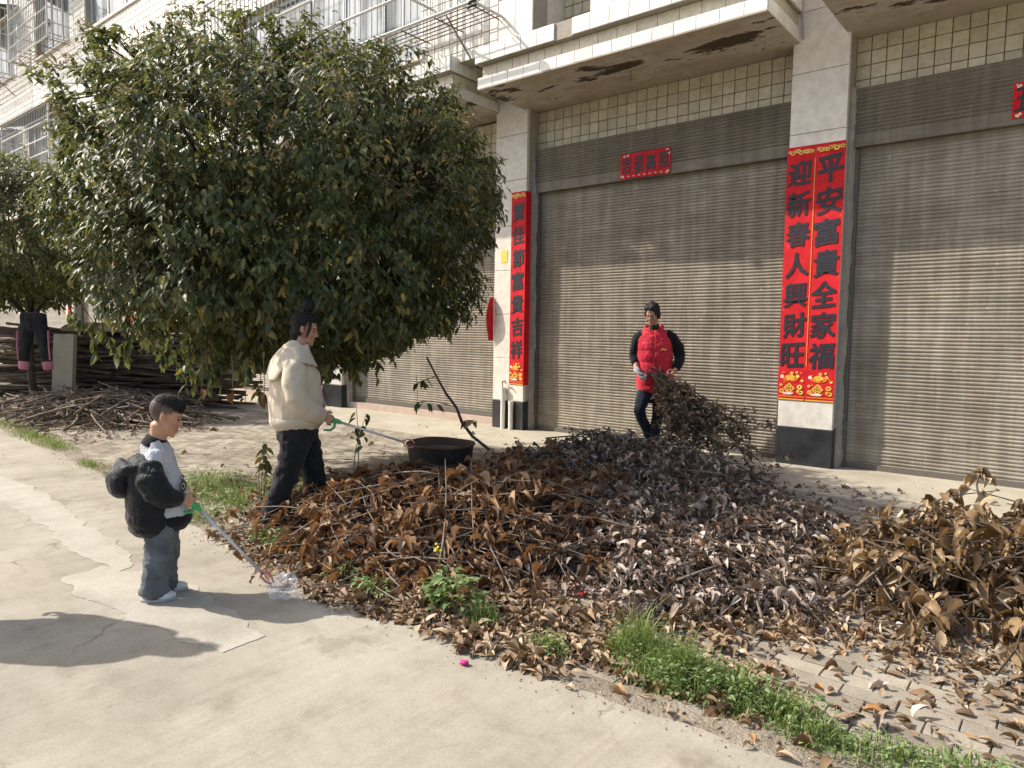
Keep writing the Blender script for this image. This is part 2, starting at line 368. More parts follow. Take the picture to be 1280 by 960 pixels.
def sheet(name, poly, z, m, sub=34, amp=.055):
    pts = []
    for (x, y), (x2, y2) in zip(poly, poly[1:]+poly[:1]):
        for k in range(sub):
            t = k/sub; X, Y = x+(x2-x)*t, y+(y2-y)*t
            pts.append((X+amp*noise.noise((X*6, Y*6, 1))+.010*noise.noise((X*37, Y*37, 3)), Y+amp*noise.noise((X*6, Y*6, 9))+.012*noise.noise((X*33, Y*33, 5)), z))
    b = bmesh.new(); vs = [b.verts.new(p) for p in pts]; f = b.faces.new(vs)
    e = bmesh.ops.extrude_face_region(b, geom=[f]); bmesh.ops.translate(b, vec=(0, 0, -.0022), verts=[q for q in e['geom'] if isinstance(q, bmesh.types.BMVert)])
    bmesh.ops.recalc_face_normals(b, faces=b.faces); bmesh.ops.triangulate(b, faces=b.faces)
    me = bpy.data.meshes.new(name); b.to_mesh(me); b.free(); me.materials.append(m); return tag(link(name, me), kind='structure')
sheet('concrete_patch', [(-8.15, 2.0), (-7.28, 2.08), (-6.2, 2.02), (-5.36, 1.92), (-4.64, 1.86), (-4.3, 1.78), (-4.25, 1.66), (-4.7, 1.62), (-5.33, 1.68), (-5.98, 1.74), (-6.99, 1.71), (-8.15, 1.7)], .0028, MT['patch'])
sheet('concrete_patch', [(-4.38, 1.44), (-4.42, 1.60), (-4.18, 1.76), (-3.67, 1.84), (-3.23, 1.79), (-2.86, 1.71), (-2.84, 1.55), (-3.19, 1.45), (-3.67, 1.4), (-4.05, 1.35)], .0030, MT['patch'])
# earth verge between road and pavers: a lumpy grid
e = MB(); nx, ny = 420, 10
for i in range(nx+1):
    x = -15+18*i/nx; y0 = edge_n(x)-.05
    for j in range(ny+1):
        t = j/ny; y = y0 + t*(.30+.20*noise.noise((x*1.7, 5, 0))+.08*noise.noise((x*6, 5, 0)))
        z = -.004 + .016*math.sin(math.pi*min(1, t*1.15)) * (.6+.8*noise.noise((x*3, y*3, 0))) + (.010*noise.noise((x*14, y*14, 2)) + .006*noise.noise((x*40, y*40, 2))) * math.sin(math.pi*t)
        if t in (0, 1): z = -.012
        e.v.append((x, y, z))
for i in range(nx):
    for j in range(ny): a = i*(ny+1)+j; e.f.append((a, a+ny+1, a+ny+2, a+1))
tag(e.obj('earth_verge', MT['earth'], smooth=True), kind='structure')
# pavement: sand bed, pavers near the camera one by one, the rest joined
pv = MB(); pv.box(-40, 8, 2.32, 6.95, -.075, -.0085); pav = tag(pv.obj('pavement', MT['sand']), kind='structure')
PL, PW, PJ = .205, .104, .006
cells = []
y = 2.42; row = 0
while y < 6.9:
    x = -17.0 + (PL/2 if row % 2 else 0)
    while x < 3.2:
        if y > edge_y(x)+.12: cells.append((x, y))
        x += PL
    y += PW; row += 1
def near(c): return (-1.15 < c[0] < .75 and c[1] < 4.05)
pm = MB(); PL2, PW2 = PL-.005, PW-.009; cc = .003
def paver(mb, x, y, z):
    k = len(mb.v); h = .05
    mb.v += [(x,y,z-h),(x+PL2,y,z-h),(x+PL2,y+PW2,z-h),(x,y+PW2,z-h),(x,y,z-cc),(x+PL2,y,z-cc),(x+PL2,y+PW2,z-cc),(x,y+PW2,z-cc),
             (x+cc,y+cc,z),(x+PL2-cc,y+cc,z),(x+PL2-cc,y+PW2-cc,z),(x+cc,y+PW2-cc,z)]
    for a, b_ in ((0, 4), (4, 8)):
        for i in range(4): j = (i+1) % 4; mb.f.append((k+a+i, k+a+j, k+b_+j, k+b_+i))
    mb.f.append((k+8, k+9, k+10, k+11))
p1 = MB(); paver(p1, 0, 0, 0); pmesh = p1.mesh('paver', MT['paver']); ni = 0
for c in cells:
    z = .003*noise.noise((c[0]*2, c[1]*2, 0))+rnd(-.002, .002)
    if near(c) and ni < 300:
        o = link('paver', pmesh, pav); o.location = (c[0], c[1], z); o.rotation_euler = (rnd(-.01, .01), rnd(-.01, .01), rnd(-.008, .008)); ni += 1
    else: paver(pm, c[0], c[1], z)
tag(pm.obj('paver_field', MT['paver'], pav), kind='stuff')
# concrete apron in front of the shops, with two cut joints
ap = MB(); x = -40
while x < 8:
    ap.v; k = len(ap.v); x1 = x+4.17-.012
    ya = 6.62 if x < 4 else 6.62
    ap.v += [(x, ya, -.07), (x1, ya, -.07), (x1, 8.3, -.07), (x, 8.3, -.07), (x, ya, .012), (x1, ya, .012), (x1, 8.3, .026), (x, 8.3, .026)]
    ap.f += [tuple(k+i for i in q) for q in ((4, 5, 6, 7), (0, 1, 5, 4), (1, 2, 6, 5), (3, 0, 4, 7))]; x += 4.17
tag(ap.obj('apron', MT['apron']), kind='structure')
# ---------------------------------------------------------------- the building
YF, YS, YB, YW = 7.9, 8.15, 6.93, 7.05
PC = [1.80-4.17*k for k in range(9)]           # pillar centre lines, 1.80 -2.37 -6.54 -10.71 ...
BL = empty('apartment_building', (0, 0, 0), 0, 'long white tiled apartment building with roller shutter shops below and caged windows above', 'building')
# ground floor wall and upper walls -----------------------------------------------------
w = MB(); w.box(-40, 4, YS+.012, YS+.25, 3.6, 4.62); wall = w.obj('wall', MT['grout'], BL)
TP = .143; tmesh = MB().plate(0, TP-.008, 0, TP-.008, YS-.002, YS+.014, .003).mesh('tile', MT['tile']); tj = MB(); nt_ = 0
for bay in range(6):
    xl, xr = PC[bay+1]+.29, PC[bay]-.29
    z = 4.52-TP+.004
    while z > 3.93:
        x = xl
        while x < xr-.05:
            if bay in (0, 1) and nt_ < 300 and (bay == 1 or x < -.2):
                o = link('tile', tmesh, wall); o.location = (x, rnd(-.0015, .0015), z); nt_ += 1
            else: tj.plate(x, min(x+TP-.008, xr), z, z+TP-.008, YS-.002, YS+.014, .003)
            x += TP
        z -= TP
tag(tj.obj('tile_field', MT['tile'], wall), kind='stuff')
def tiled_wall(name, x0, x1, z0, z1, holes, y, tp, nind=0):
    xs_ = sorted({x0, x1, *[h[0] for h in holes], *[h[1] for h in holes]}); zs_ = sorted({z0, z1, *[h[2] for h in holes], *[h[3] for h in holes]})
    inh = lambda x, z: any(h[0] < x < h[1] and h[2] < z < h[3] for h in holes)
    b = MB()
    for a, c in zip(xs_, xs_[1:]):
        for d, e_ in zip(zs_, zs_[1:]):
            if not inh((a+c)/2, (d+e_)/2): b.box(a, c, y+.012, y+.22, d, e_)
    wl = b.obj(name, MT['whitegrout'], BL); t = MB(); k = 0
    me = MB().plate(0, tp-.011, 0, tp-.011, y-.001, y+.014, .003).mesh('tile', MT['whitetile'])
    z = z0
    while z < z1-tp:
        x = x1-tp
        while x > x0:
            hit = any(x+tp > h[0]+.02 and x < h[1]-.02 and z+tp > h[2]+.02 and z < h[3]-.02 for h in holes)
            if not hit:
                if k < nind and x > -8.6 and z < 5.9: o = link('tile', me, wl); o.location = (x, rnd(-.001, .001), z); k += 1
                else: t.plate(x, x+tp-.011, z, z+tp-.011, y-.001, y+.014, .003)
            x -= tp
        z += tp
    tag(t.obj('tile_field', MT['whitetile'], wl), kind='stuff'); return wl
HOL = [(-12.2, -7.5, 5.25, 7.0), (-19.2, -16.3, 8.5, 10.3), (-22.6, -20.3, 8.6, 10.3), (-27.3, -24.4, 8.6, 10.3), (-23.4, -20.6, 5.5, 7.0), (-18.6, -16.4, 5.4, 7.02), (-28.6, -24.6, 5.5, 7.0)]
tiled_wall('upper_wall', -38, -6.083, 5.0, 12.5, HOL, YW, .143, 120)
# windows ---------------------------------------------------------------------------
def window(h, npan, y, curtain=False):
    x0, x1, z0, z1 = h; yy = y+.13
    f = MB(); t = .055
    f.box(x0, x1, yy, yy+.05, z0, z0+t); f.box(x0, x1, yy, yy+.05, z1-t, z1)
    for k in range(npan+1):
        xx = x0+(x1-x0-t)*k/npan; f.box(xx, xx+t, yy-.002, yy+.048, z0+t, z1-t)
    wo = f.obj('window', MT['frame'], BL)
    for k in range(npan):
        xa = x0+(x1-x0-t)*k/npan+t; xb = x0+(x1-x0-t)*(k+1)/npan
        MB().box(xa, xb, yy+.018, yy+.026, z0+t, z1-t).obj('pane', MT['glass'], wo)
    MB().box(x0-.06, x1+.06, y-.045, y+.14, z0-.06, z0-.001).obj('sill', MT['slab'], wo)
    return wo
for h, k in zip(HOL, (5, 3, 3, 3, 3, 2, 4)): window(h, k, YW)
MB().box(-18.8, -16.2, YW-.06, YW+.02, 7.03, 7.16).obj('lintel', MT['brownwood'], BL)
# security cages -----------------------------------------------------------------------
def cage(x0, x1, y0, z0, z1, rails, xbar=None, roof=True, step=.12, name='window_cage', star=True):
    c = MB(); y1 = YW-.012; q = .011; xe = x1 if xbar is None else xbar
    fr = [(x0, y0, z0), (x1, y0, z0)]
    for z in rails:
        c.tube([(x0, y0, z), (xe if z > z0+.01 else x1, y0, z)], .02, 5); c.tube([(x0, y0, z), (x0, y1, z)], .018, 5); 
        c.tube([(xe if z > z0+.01 else x1, y0, z), (xe if z > z0+.01 else x1, y1, z)], .018, 5)
    for x in (x0, xe): c.tube([(x, y0, z0), (x, y0, z1)], .022, 5)
    co = c.obj(name, MT['cage'], BL)
    b = MB(); x = x0+step
    while x < xe-.02: b.tube([(x, y0, z0), (x, y0, z1)], .0085, 4); x += step
    yy = y0+step
    while yy < y1:
        for xx in (x0, xe): b.tube([(xx, yy, z0), (xx, yy, z1)], .0085, 4)
        yy += step
    tag(b.obj('bars', MT['cage'], co), kind='stuff')
    t = MB(); yy = y0+.05
    while yy < y1: t.tube([(x0, yy, z0-.01), (x1, yy, z0-.01)], .008, 4); yy += .085
    x = x0+.2
    while x < x1: t.tube([(x, y0, z0-.022), (x, y1, z0-.022)], .010, 4); x += .62
    t.obj('tray', MT['rust'], co)
    x = x0+.55
    while x < x1:
        MB().tube([(x, y0+.04, z0-.02), (x, y1, z0-.44)], .014, 4).obj('bracket', MT['rust'], co); x += 1.35
    if roof:
        s = MB(); s.v = [(x0-.05, y0-.06, z1-.03), (xe+.05, y0-.06, z1-.03), (xe+.05, y1, z1+.13), (x0-.05, y1, z1+.13)]; s.v += [(a, b_, c_+.012) for a, b_, c_ in s.v]
        s.f = [(3, 2, 1, 0), (4, 5, 6, 7), (0, 1, 5, 4), (1, 2, 6, 5), (2, 3, 7, 6), (3, 0, 4, 7)]; s.obj('rain_sheet', MT['darkmetal'], co)
    if star:
        n_ = max(1, int((xe-x0)/1.3))
        for i in range(n_):
            cx = x0+(xe-x0)*(i+.5)/n_; cz = rails[min(2, len(rails)-1)]; st = MB()
            a = .045; bz = .19
            st.v = [(cx-a, y0-.024, cz), (cx-.012, y0-.024, cz+.04), (cx, y0-.024, cz+bz), (cx+.012, y0-.024, cz+.04), (cx+a, y0-.024, cz), (cx+.012, y0-.024, cz-.04), (cx, y0-.024, cz-bz), (cx-.012, y0-.024, cz-.04)]
            st.v += [(p[0], p[1]+.006, p[2]) for p in st.v]; st.f = [tuple(range(8))[::-1], tuple(range(8, 16))]+[(i_, (i_+1) % 8, 8+(i_+1) % 8, 8+i_) for i_ in range(8)]
            st.obj('star_plate', MT['cage'], co)
    return co
cage(-22.84, -20.04, 6.5, 8.43, 10.25, (8.43, 8.78, 9.12, 9.5, 10.2))
cage(-27.6, -23.95, 6.5, 8.43, 10.25, (8.43, 8.78, 9.12, 9.5, 10.2))
cage(-23.7, -20.15, 6.5, 5.4, 6.9, (5.4, 5.72, 6.08, 6.47, 6.88))
cage(-28.4, -24.3, 6.5, 5.4, 6.9, (5.4, 5.72, 6.08, 6.47, 6.88))
rk = cage(-12.46, -6.01, 6.5, 5.39, 7.11, (5.39, 5.80, 6.3, 7.08), xbar=-7.25, roof=False)
# black cord tied on the corner of the rack
MB().tube([(-6.02+.05*math.sin(t*2.1), 6.49+.03*math.cos(t*2), 5.40-.018*t) for t in [i*.4 for i in range(14)]], .016, 6).obj('cord', MT['black'], rk)
# pillars --------------------------------------------------------------------------------
def pillar(xc, detail):
    b = MB().box(xc-.275, xc+.275, YF+.012, YS+.05, 0, 12.2); po = b.obj('pillar', MT['plaster'], BL)
    if not detail: z1s = [.43, 4.6]
    else: z1s = [.43, 1.05, 1.68, 2.31, 2.94, 3.57, 4.2, 4.83, 5.46, 6.1]
    z = .005
    for zt in z1s:
        s = MB(); m = MT['black'] if zt < .5 else MT['slab']; gg = .003; pr = .004*(zt < .5)
        s.plate(xc-.285-pr, xc+.285+pr, z+gg, zt-gg, YF-pr, YF+.05, .004); s.obj('base_slab' if zt < .5 else 'slab', m, po); z = zt
    if detail:
        sd_ = MB(); sd_.box(xc+.2755, xc+.288, YF+.052, YS+.02, .45, 4.55); sd_.obj('side_render', MT['plaster'], po)
        sd_ = MB(); sd_.box(xc+.2757, xc+.291, YF+.052, YF+.16, .005, .43); sd_.obj('base_slab', MT['black'], po)
        # rough cement fill between pillar and shutter rail
        c = MB(); n_ = 90
        for i in range(n_+1):
            z = 3.98*i/n_; j = .022*noise.noise((xc, z*3.2, 1))+.012*noise.noise((xc, z*14, 4))
            c.v += [(xc+.289, 8.015, z+.012), (xc+.325+j, 8.02, z+.012), (xc+.335+j, 8.10, z+.012), (xc+.289, 8.10, z+.012)]
        for i in range(n_):
            for j in range(3): a = i*4+j; c.f.append((a, a+1, a+5, a+4))
        c.obj('cement_fill', MT['plaster'], po)
    return po
PIL = [pillar(x, k < 4) for k, x in enumerate(PC)]
# roller shutters --------------------------------------------------------------------------
def shutter(k):
    xl, xr = PC[k+1]+.30, PC[k]-.30; ext = k < 3
    so_ = empty('roller_shutter'); so_.parent = BL
    n_ = 90; pit = 3.42/n_; c = MB(); prof = ((0, 0), (.12, -.008), (.40, -.0095), (.55, -.002), (.62, .004), (.9, .004)) if ext else ((0, 0), (.5, -.012))
    z0 = .03 if k < 2 else .16; NX = 16 if ext else 1
    for i in range(n_):
        for t, dy in prof:
            z = z0+i*pit+t*pit
            if z > 3.5: break
            for q in range(NX+1):
                x = xl+.07+(xr-xl-.14)*q/NX; e_ = min(1, (x-xl-.07)*6, (xr-.07-x)*6)
                c.v.append((x, YS+dy+e_*.010*noise.noise((x*1.1, z*1.3, k)), z+e_*.004*noise.noise((x*.8, k, i*.31))))
    for i in range(len(c.v)//(NX+1)-1):
        for q in range(NX): a = i*(NX+1)+q; c.f.append((a, a+1, a+NX+2, a+NX+1))
    tag(c.obj('curtain', MT['shutter'], so_), kind='stuff')
    MB().box(xl+.068, xr-.068, YS-.022, YS+.008, z0-.025, z0+.055).obj('bottom_bar', MT['rail'], so_)
    for x in (xl, xr-.07): MB().box(x, x+.068, YS-.045, YS+.02, .028, 3.38).obj('guide_rail', MT['rail'], so_)
    h = MB(); n_ = 12; z = 3.52   # ribbed hood over the roll
    h.v += [(xl, YS-.07, 3.385), (xr, YS-.07, 3.385), (xl, YS-.10, 3.39), (xr, YS-.10, 3.39), (xl, YS-.10, 3.515), (xr, YS-.10, 3.515)]
    while z < 3.95:
        for t, dy in ((.004, -.092), (.018, -.104), (.028, -.104), (.038, -.092)): h.v += [(xl, YS+dy, z+t), (xr, YS+dy, z+t)]
        z += .038
    h.v += [(xl, YS-.09, 3.985), (xr, YS-.09, 3.985), (xl, YS, 3.99), (xr, YS, 3.99)]
    for i in range(len(h.v)//2-1): a = i*2; h.f.append((a, a+1, a+3, a+2))
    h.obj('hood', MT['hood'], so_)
    if k >= 2:
        MB().box(xl-.005, xr+.005, YS-.12, YS+.2, .012, .13).obj('threshold', MT['pink'], so_)
    return so_
for k in range(8): shutter(k)
# balconies ------------------------------------------------------------------------------
def fascia(parent, x0, x1, y, z0, z1, step, m, ends=True, skip=None, depth=.02):
    x = x0; k = 0
    while x < x1-.02:
        xe = min(x+step, x1)
        if skip is None or k not in skip: MB().plate(x+.0025, xe-.0025, z0+.002, z1-.002, y, y+depth, .003).obj('tile', m, parent)
        x = xe; k += 1
def side_tiles(parent, x, sgn, y0, y1, z0, z1, step, m):
    y = y0
    while y < y1-.02:
        ye = min(y+step, y1); a, b_ = (x-.018, x) if sgn < 0 else (x, x+.018)
        MB().box(a, b_, y+.0025, ye-.0025, z0+.002, z1-.002).obj('tile', m, parent); y = ye
def balcony(x0, x1, zsh=0, full=True):
    b = MB()
    b.box(x0+.019, x1-.019, YB+.021, YS, 4.53+zsh, 4.67+zsh)
    b.box(x0+.05, x1-.05, YB+.08, YS, 4.671+zsh, 4.83+zsh)
    b.box(x0+.005, x1-.005, YB-.02, YS, 4.831+zsh, 5.03+zsh)
    bo = b.obj('balcony', MT['whitegrout'], BL)
    MB().box(x0+.001, x1-.001, YB+.001, YS, 4.518+zsh, 4.5295+zsh).obj('soffit', MT['soffit'], bo)
    fascia(bo, x0, x1, YB, 4.53+zsh, 4.669+zsh, .25, MT['whitetile'])
    fascia(bo, x0+.03, x1-.03, YB+.06, 4.674+zsh, 4.828+zsh, .25, MT['tile'])
    fascia(bo, x0-.015, x1+.015, YB-.041, 4.834+zsh, 5.028+zsh, .25, MT['whitetile'], skip=(5,))
    for x, s in ((x0, -1), (x1, 1)):
        side_tiles(bo, x+(.018 if s < 0 else -.018), s, YB+.022, YF-.01, 4.53+zsh, 4.669+zsh, .25, MT['whitetile'])
        side_tiles(bo, x+.05*(-s), s, YB+.082, YF-.01, 4.674+zsh, 4.828+zsh, .25, MT['tile'])
        side_tiles(bo, x+(.003 if s < 0 else -.003), s, YB-.018, YF-.01, 4.834+zsh, 5.028+zsh, .25, MT['whitetile'])
    return bo
b1 = balcony(-6.32, -2.59); b0 = balcony(-2.12, 1.6)
b2 = balcony(-11.0, -6.79, .03); b3 = balcony(-15.0, -11.2, .03)
for k in (3, 4, 5, 6): MB().box(PC[k+1]-.3, PC[k]-.4, YB, YS, 4.53, 5.04).obj('ledge', MT['slab'], BL) if k > 3 else None
# pier, recessed wall and parapet on the middle balcony
p = MB().box(-6.08, -5.535, YW+.012, YW+.30, 5.031, 8.4).obj('pier', MT['whitegrout'], BL)
fascia(p, -6.08, -5.53, YW-.004, 5.035, 5.6, .275, MT['whitetile']); fascia(p, -6.08, -5.53, YW-.004, 5.61, 6.2, .275, MT['whitetile'])
w = MB().box(-5.53, -4.70, 7.72, 7.9, 5.031, 8.4).obj('recessed_wall', MT['grout'], BL)
for i in range(6):
    for j in range(6): MB().plate(-5.525+i*.138, -5.525+i*.138+.127, 5.04+j*.143, 5.04+j*.143+.132, 7.705, 7.725, .003).obj('tile', MT['tile'], w)
MB().box(-5.60, -5.532, YW+.302, 7.72, 5.032, 8.4).obj('recess_side', MT['slab'], BL)
for xa, xb in ((-4.69, -2.56), (-2.15, 1.6)):
    p = MB().box(xa, xb, YW+.012, YW+.22, 5.031, 6.1).obj('parapet', MT['whitegrout'], BL)
    for j in range(3): fascia(p, xa, xb, YW-.006, 5.034+.285*j, 5.034+.285*(j+1)-.004, .31, MT['whitetile'])
# upper wall behind the balconies and roof slab
MB().box(-6.8, 4, 8.0, 8.2, 5.03, 12.4).obj('back_wall', MT['slab'], BL)
MB().box(-40, 4, 7.0, 14, 12.51, 12.75).obj('roof', MT['slab'], BL)
MB().box(-40, 4, 8.45, 14, 0, 12.5).obj('core', MT['plaster'], BL)
# hook and cable
MB().tube([(-4.4, 7.5, 4.517), (-4.4, 7.5, 4.44), (-4.385, 7.5, 4.41), (-4.40, 7.5, 4.395)], .007, 6).obj('hook', MT['rust'], BL)
MB().tube([(-2.60, 7.885, 7.0), (-2.575, 7.885, 5.0), (-2.58, 7.885, 4.9), (-2.55, 7.885, 4.55)], .012, 6).obj('cable', plain('lilac_cable', (.42, .36, .44), .5), BL)
for x, zt, bend in ((-6.59, .62, .03), (-6.44, .43, .02)):
    pts = [(x, 7.855, .02), (x, 7.855, zt*.6), (x, 7.855, zt)]
    po = MB().tube(pts, .034, 12).obj('drain_pipe', MT['pvc'], BL, smooth=False)
    MB().tube([(x, 7.855, zt-.05), (x, 7.855, zt+.005)], .039, 12).obj('collar', MT['pvc'], po)
    if bend > .025: MB().tube([(x-.01, 7.855, zt+.0), (x-.01, 7.855, zt+.09), (x+.04, 7.84, zt+.10), (x+.07, 7.83, zt+.07)], .012, 8).obj('tap', MT['rust'], po)
# ---------------------------------------------------------------- red paper couplets
def paper_mat():
    m, n, l, b = mat('red_paper', .65, .2); v = wcoords(n, l)
    a = tex(n, l, 'Noise', 6, v, Detail=6, Roughness=.7); r = ramp(n, [(.3, (.46, .008, .014)), (.7, (.70, .022, .030))]); l.new(a.outputs[0], r.inputs[0])
    s = tex(n, l, 'Noise', 42, v, Detail=2); rs = ramp(n, [(.735, (0,)*3), (.75, (1,)*3)]); l.new(s.outputs[0], rs.inputs[0])
    l.new(mix(n, l, r.outputs[0], (.75, .45, .40), math_n(n, l, 'MULTIPLY', rs.outputs[0], .6)), b.inputs['Base Color'])
    bump(n, l, b, a.outputs[0], .006, .5); return m
MT['paper'] = paper_mat(); MT['ink'] = plain('black_ink', (.022, .022, .03), .5, .4)
MT['gold'] = plain('gold_print', (.72, .42, .06), .4, .5); MT['orange'] = plain('orange_print', (.75, .16, .02), .5, .3); MT['yellow'] = plain('yellow_print', (.78, .62, .10), .5); MT['pale'] = plain('pale_print', (.75, .62, .50), .5)
FONT = None
def glyph(ch, w, h, m, bold=.008):
    cu = bpy.data.curves.new('glyph', 'FONT'); cu.body = ch; cu.size = 1; cu.extrude = .0009; cu.offset = bold; cu.resolution_u = 3
    o = bpy.data.objects.new('glyph', cu); COL.objects.link(o)
    dg = bpy.context.evaluated_depsgraph_get(); me = bpy.data.meshes.new_from_object(o.evaluated_get(dg)); bpy.data.objects.remove(o); bpy.data.curves.remove(cu)
    n_ = len(me.vertices); co = np.empty(n_*3, np.float32); me.vertices.foreach_get('co', co); co = co.reshape(-1, 3)
    a, b_ = co.min(0), co.max(0); s = np.maximum(b_-a, 1e-6); u = (co-(a+b_)/2)/s
    sl_ = .10; X = u[:, 0]*w; Z = u[:, 1]*h + u[:, 0]*h*sl_; Y = u[:, 2]*.0018
    me.vertices.foreach_set('co', np.stack([X, Y, Z], 1).astype(np.float32).ravel()); me.update()
    b2 = bmesh.new(); e_ = .026*w                       # brush weight: the strokes laid down three times, slightly apart
    for dx, dy, dz in ((-e_, 0, -e_*.5), (e_, -.0004, e_*.7), (e_*.3, -.0008, -e_)):
        t_ = me.copy(); t_.transform(Matrix.Translation((dx, dy, dz))); b2.from_mesh(t_); bpy.data.meshes.remove(t_)
    b2.to_mesh(me); b2.free(); me.materials.clear(); me.materials.append(m); return me
def sheet_strip(x0, x1, z0, z1, y, wrap=0, seed=0):
    """paper with slight waves; wrap>0 folds it round the right pillar edge"""
    s = MB(); nz = 40; xs_ = [x0+(x1-x0)*i/6 for i in range(7)]; prof = [(x, 0) for x in xs_]
    if wrap: prof += [(x1+.004, .01), (x1+.0045, wrap)]
    for i in range(nz+1):
        z = z0+(z1-z0)*i/nz
        for x, dy in prof: s.v.append((x+.004*noise.noise((seed, z*3, 0))*(1 if x in (x0,) else .2), y+dy-.0035-.003*abs(noise.noise((x*6, z*2.5, seed))), z))
    n_ = len(prof)
    for i in range(nz):
        for j in range(n_-1): a = i*n_+j; s.f.append((a, a+1, a+n_+1, a+n_))
    k = len(s.v)
    s.v += [(a, b_+.002, c) for a, b_, c in s.v]; s.f += [tuple(k+i for i in f[::-1]) for f in s.f]
    return s
def ornaments(root, x0, x1, z0, z1, y):
    """printed gold vases, coins and clouds near the lower end of a couplet"""
    w_ = x1-x0; yy = y-.0085; d = MB(); o_ = MB(); p_ = MB(); q_ = MB()
    def disc(mb, cx, cz, rx, rz, n_=14, rot=0, hole=0):
        k = len(mb.v); ring = [(cx+rx*math.cos(2*math.pi*i/n_+rot), yy, cz+rz*math.sin(2*math.pi*i/n_+rot)) for i in range(n_)]
        if not hole: mb.v += ring; mb.f.append(tuple(range(k, k+n_)))
        else:
            mb.v += ring + [(cx+hole*(a-cx), yy, cz+hole*(c-cz)) for a, b_, c in ring]
            mb.f += [(k+i, k+(i+1) % n_, k+n_+(i+1) % n_, k+n_+i) for i in range(n_)]
    h = z1-z0
    k = len(o_.v); o_.v += [(x0+.006, yy+.001, z0+.035), (x1-.006, yy+.001, z0+.035), (x1-.006, yy+.001, z0+.05), (x0+.006, yy+.001, z0+.05)]; o_.f.append((k, k+1, k+2, k+3))
    k = len(d.v); d.v += [(x0+.006, yy, z0+.005), (x1-.006, yy, z0+.005), (x1-.006, yy, z0+.018), (x0+.006, yy, z0+.018)]; d.f.append((k, k+1, k+2, k+3))
    disc(d, x0+w_*.42, z0+h*.40, .062, .062, 4, 0, .62); disc(d, x0+w_*.42, z0+h*.40, .024, .024, 10, 0, .5)
    disc(o_, x0+w_*.45, z0+h*.72, .085, .035); disc(d, x0+w_*.45, z0+h*.76, .05, .03)
    disc(p_, x0+w_*.38, z0+h*.23, .06, .014); disc(p_, x0+w_*.15, z0+h*.78, .02, .02)
    for cx, cz, r_ in ((.8, .45, .03), (.85, .27, .025), (.76, .3, .02), (.15, .3, .028), (.12, .5, .018), (.72, .8, .02), (.5, .9, .02), (.68, .93, .013), (.88, .66, .016)):
        disc(d if rng.random() < .6 else q_, x0+w_*cx, z0+h*cz, r_, r_*.9, 8, .3, .35 if r_ > .022 else 0)
    k = 0
    for i in range(12):
        disc(o_, x0+w_*rnd(.08, .92), z0+h*rnd(.15, .95), rnd(.008, .02), rnd(.006, .012), 6)
    for mb, m in ((d, MT['gold']), (o_, MT['orange']), (p_, MT['pale']), (q_, MT['yellow'])):
        if mb.v:
            mb.v = [(a, b_-.0004*(m is MT['gold'])-.0008*(m is MT['pale'])-.0012*(m is MT['yellow']), c) for a, b_, c in mb.v]; tag(mb.obj('gold_print', m, root), kind='stuff')
def top_print(root, x0, x1, z1, y):
    d = MB(); yy = y-.0085; q_ = MB()
    for i in range(9):
        cx = x0+(x1-x0)*(.1+.8*i/8); r_ = rnd(.014, .026); cz = z1-rnd(.04, .07); mb = d if i % 3 else q_; n_ = 9; k = len(mb.v)
        ring = [(cx+r_*1.3*math.cos(2*math.pi*j/n_), yy-.0003*i, cz+r_*math.sin(2*math.pi*j/n_)) for j in range(n_)]
        mb.v += ring+[(cx+.45*(a-cx), b_, cz+.45*(c-cz)) for a, b_, c in ring]; mb.f += [(k+j, k+(j+1) % n_, k+n_+(j+1) % n_, k+n_+j) for j in range(n_)]
    tag(d.obj('gold_print', MT['gold'], root), kind='stuff'); tag(q_.obj('gold_print', MT['yellow'], root), kind='stuff')
def couplet(x0, x1, z0, z1, y, chars, label, wrap=0, seed=0, zc=None, gw=.235, gh=.255):
    o = sheet_strip(x0, x1, z0, z1, y, wrap, seed).obj('couplet', MT['paper']); tag(o, label, 'couplet', 'red paper couplets on the pillars')
    za, zb = zc
    for i, ch in enumerate(chars):
        z = za+(zb-za)*i/(len(chars)-1)
        c = link('character', glyph(ch, gw, gh, MT['ink']), o); c.location = ((x0+x1)/2+rnd(-.008, .008), y-.0085, z); c.rotation_euler = (0, rnd(-.04, .04), 0)
    ornaments(o, x0, x1, z0, z0+.33, y); top_print(o, x0, x1, z1, y); return o
couplet(-2.668, -2.376, .725, 3.44, YF, '迎新春人興財旺', 'red couplet on the left half of the wide front pillar, ending in the character 旺', 0, 1, (3.16, 1.22))
c2 = couplet(-2.374, -2.078, .725, 3.44, YF, '平安富貴全家福', 'red couplet on the right half of the wide front pillar, ending in the character 福', 0, 2, (3.17, 1.22), .25, .27)
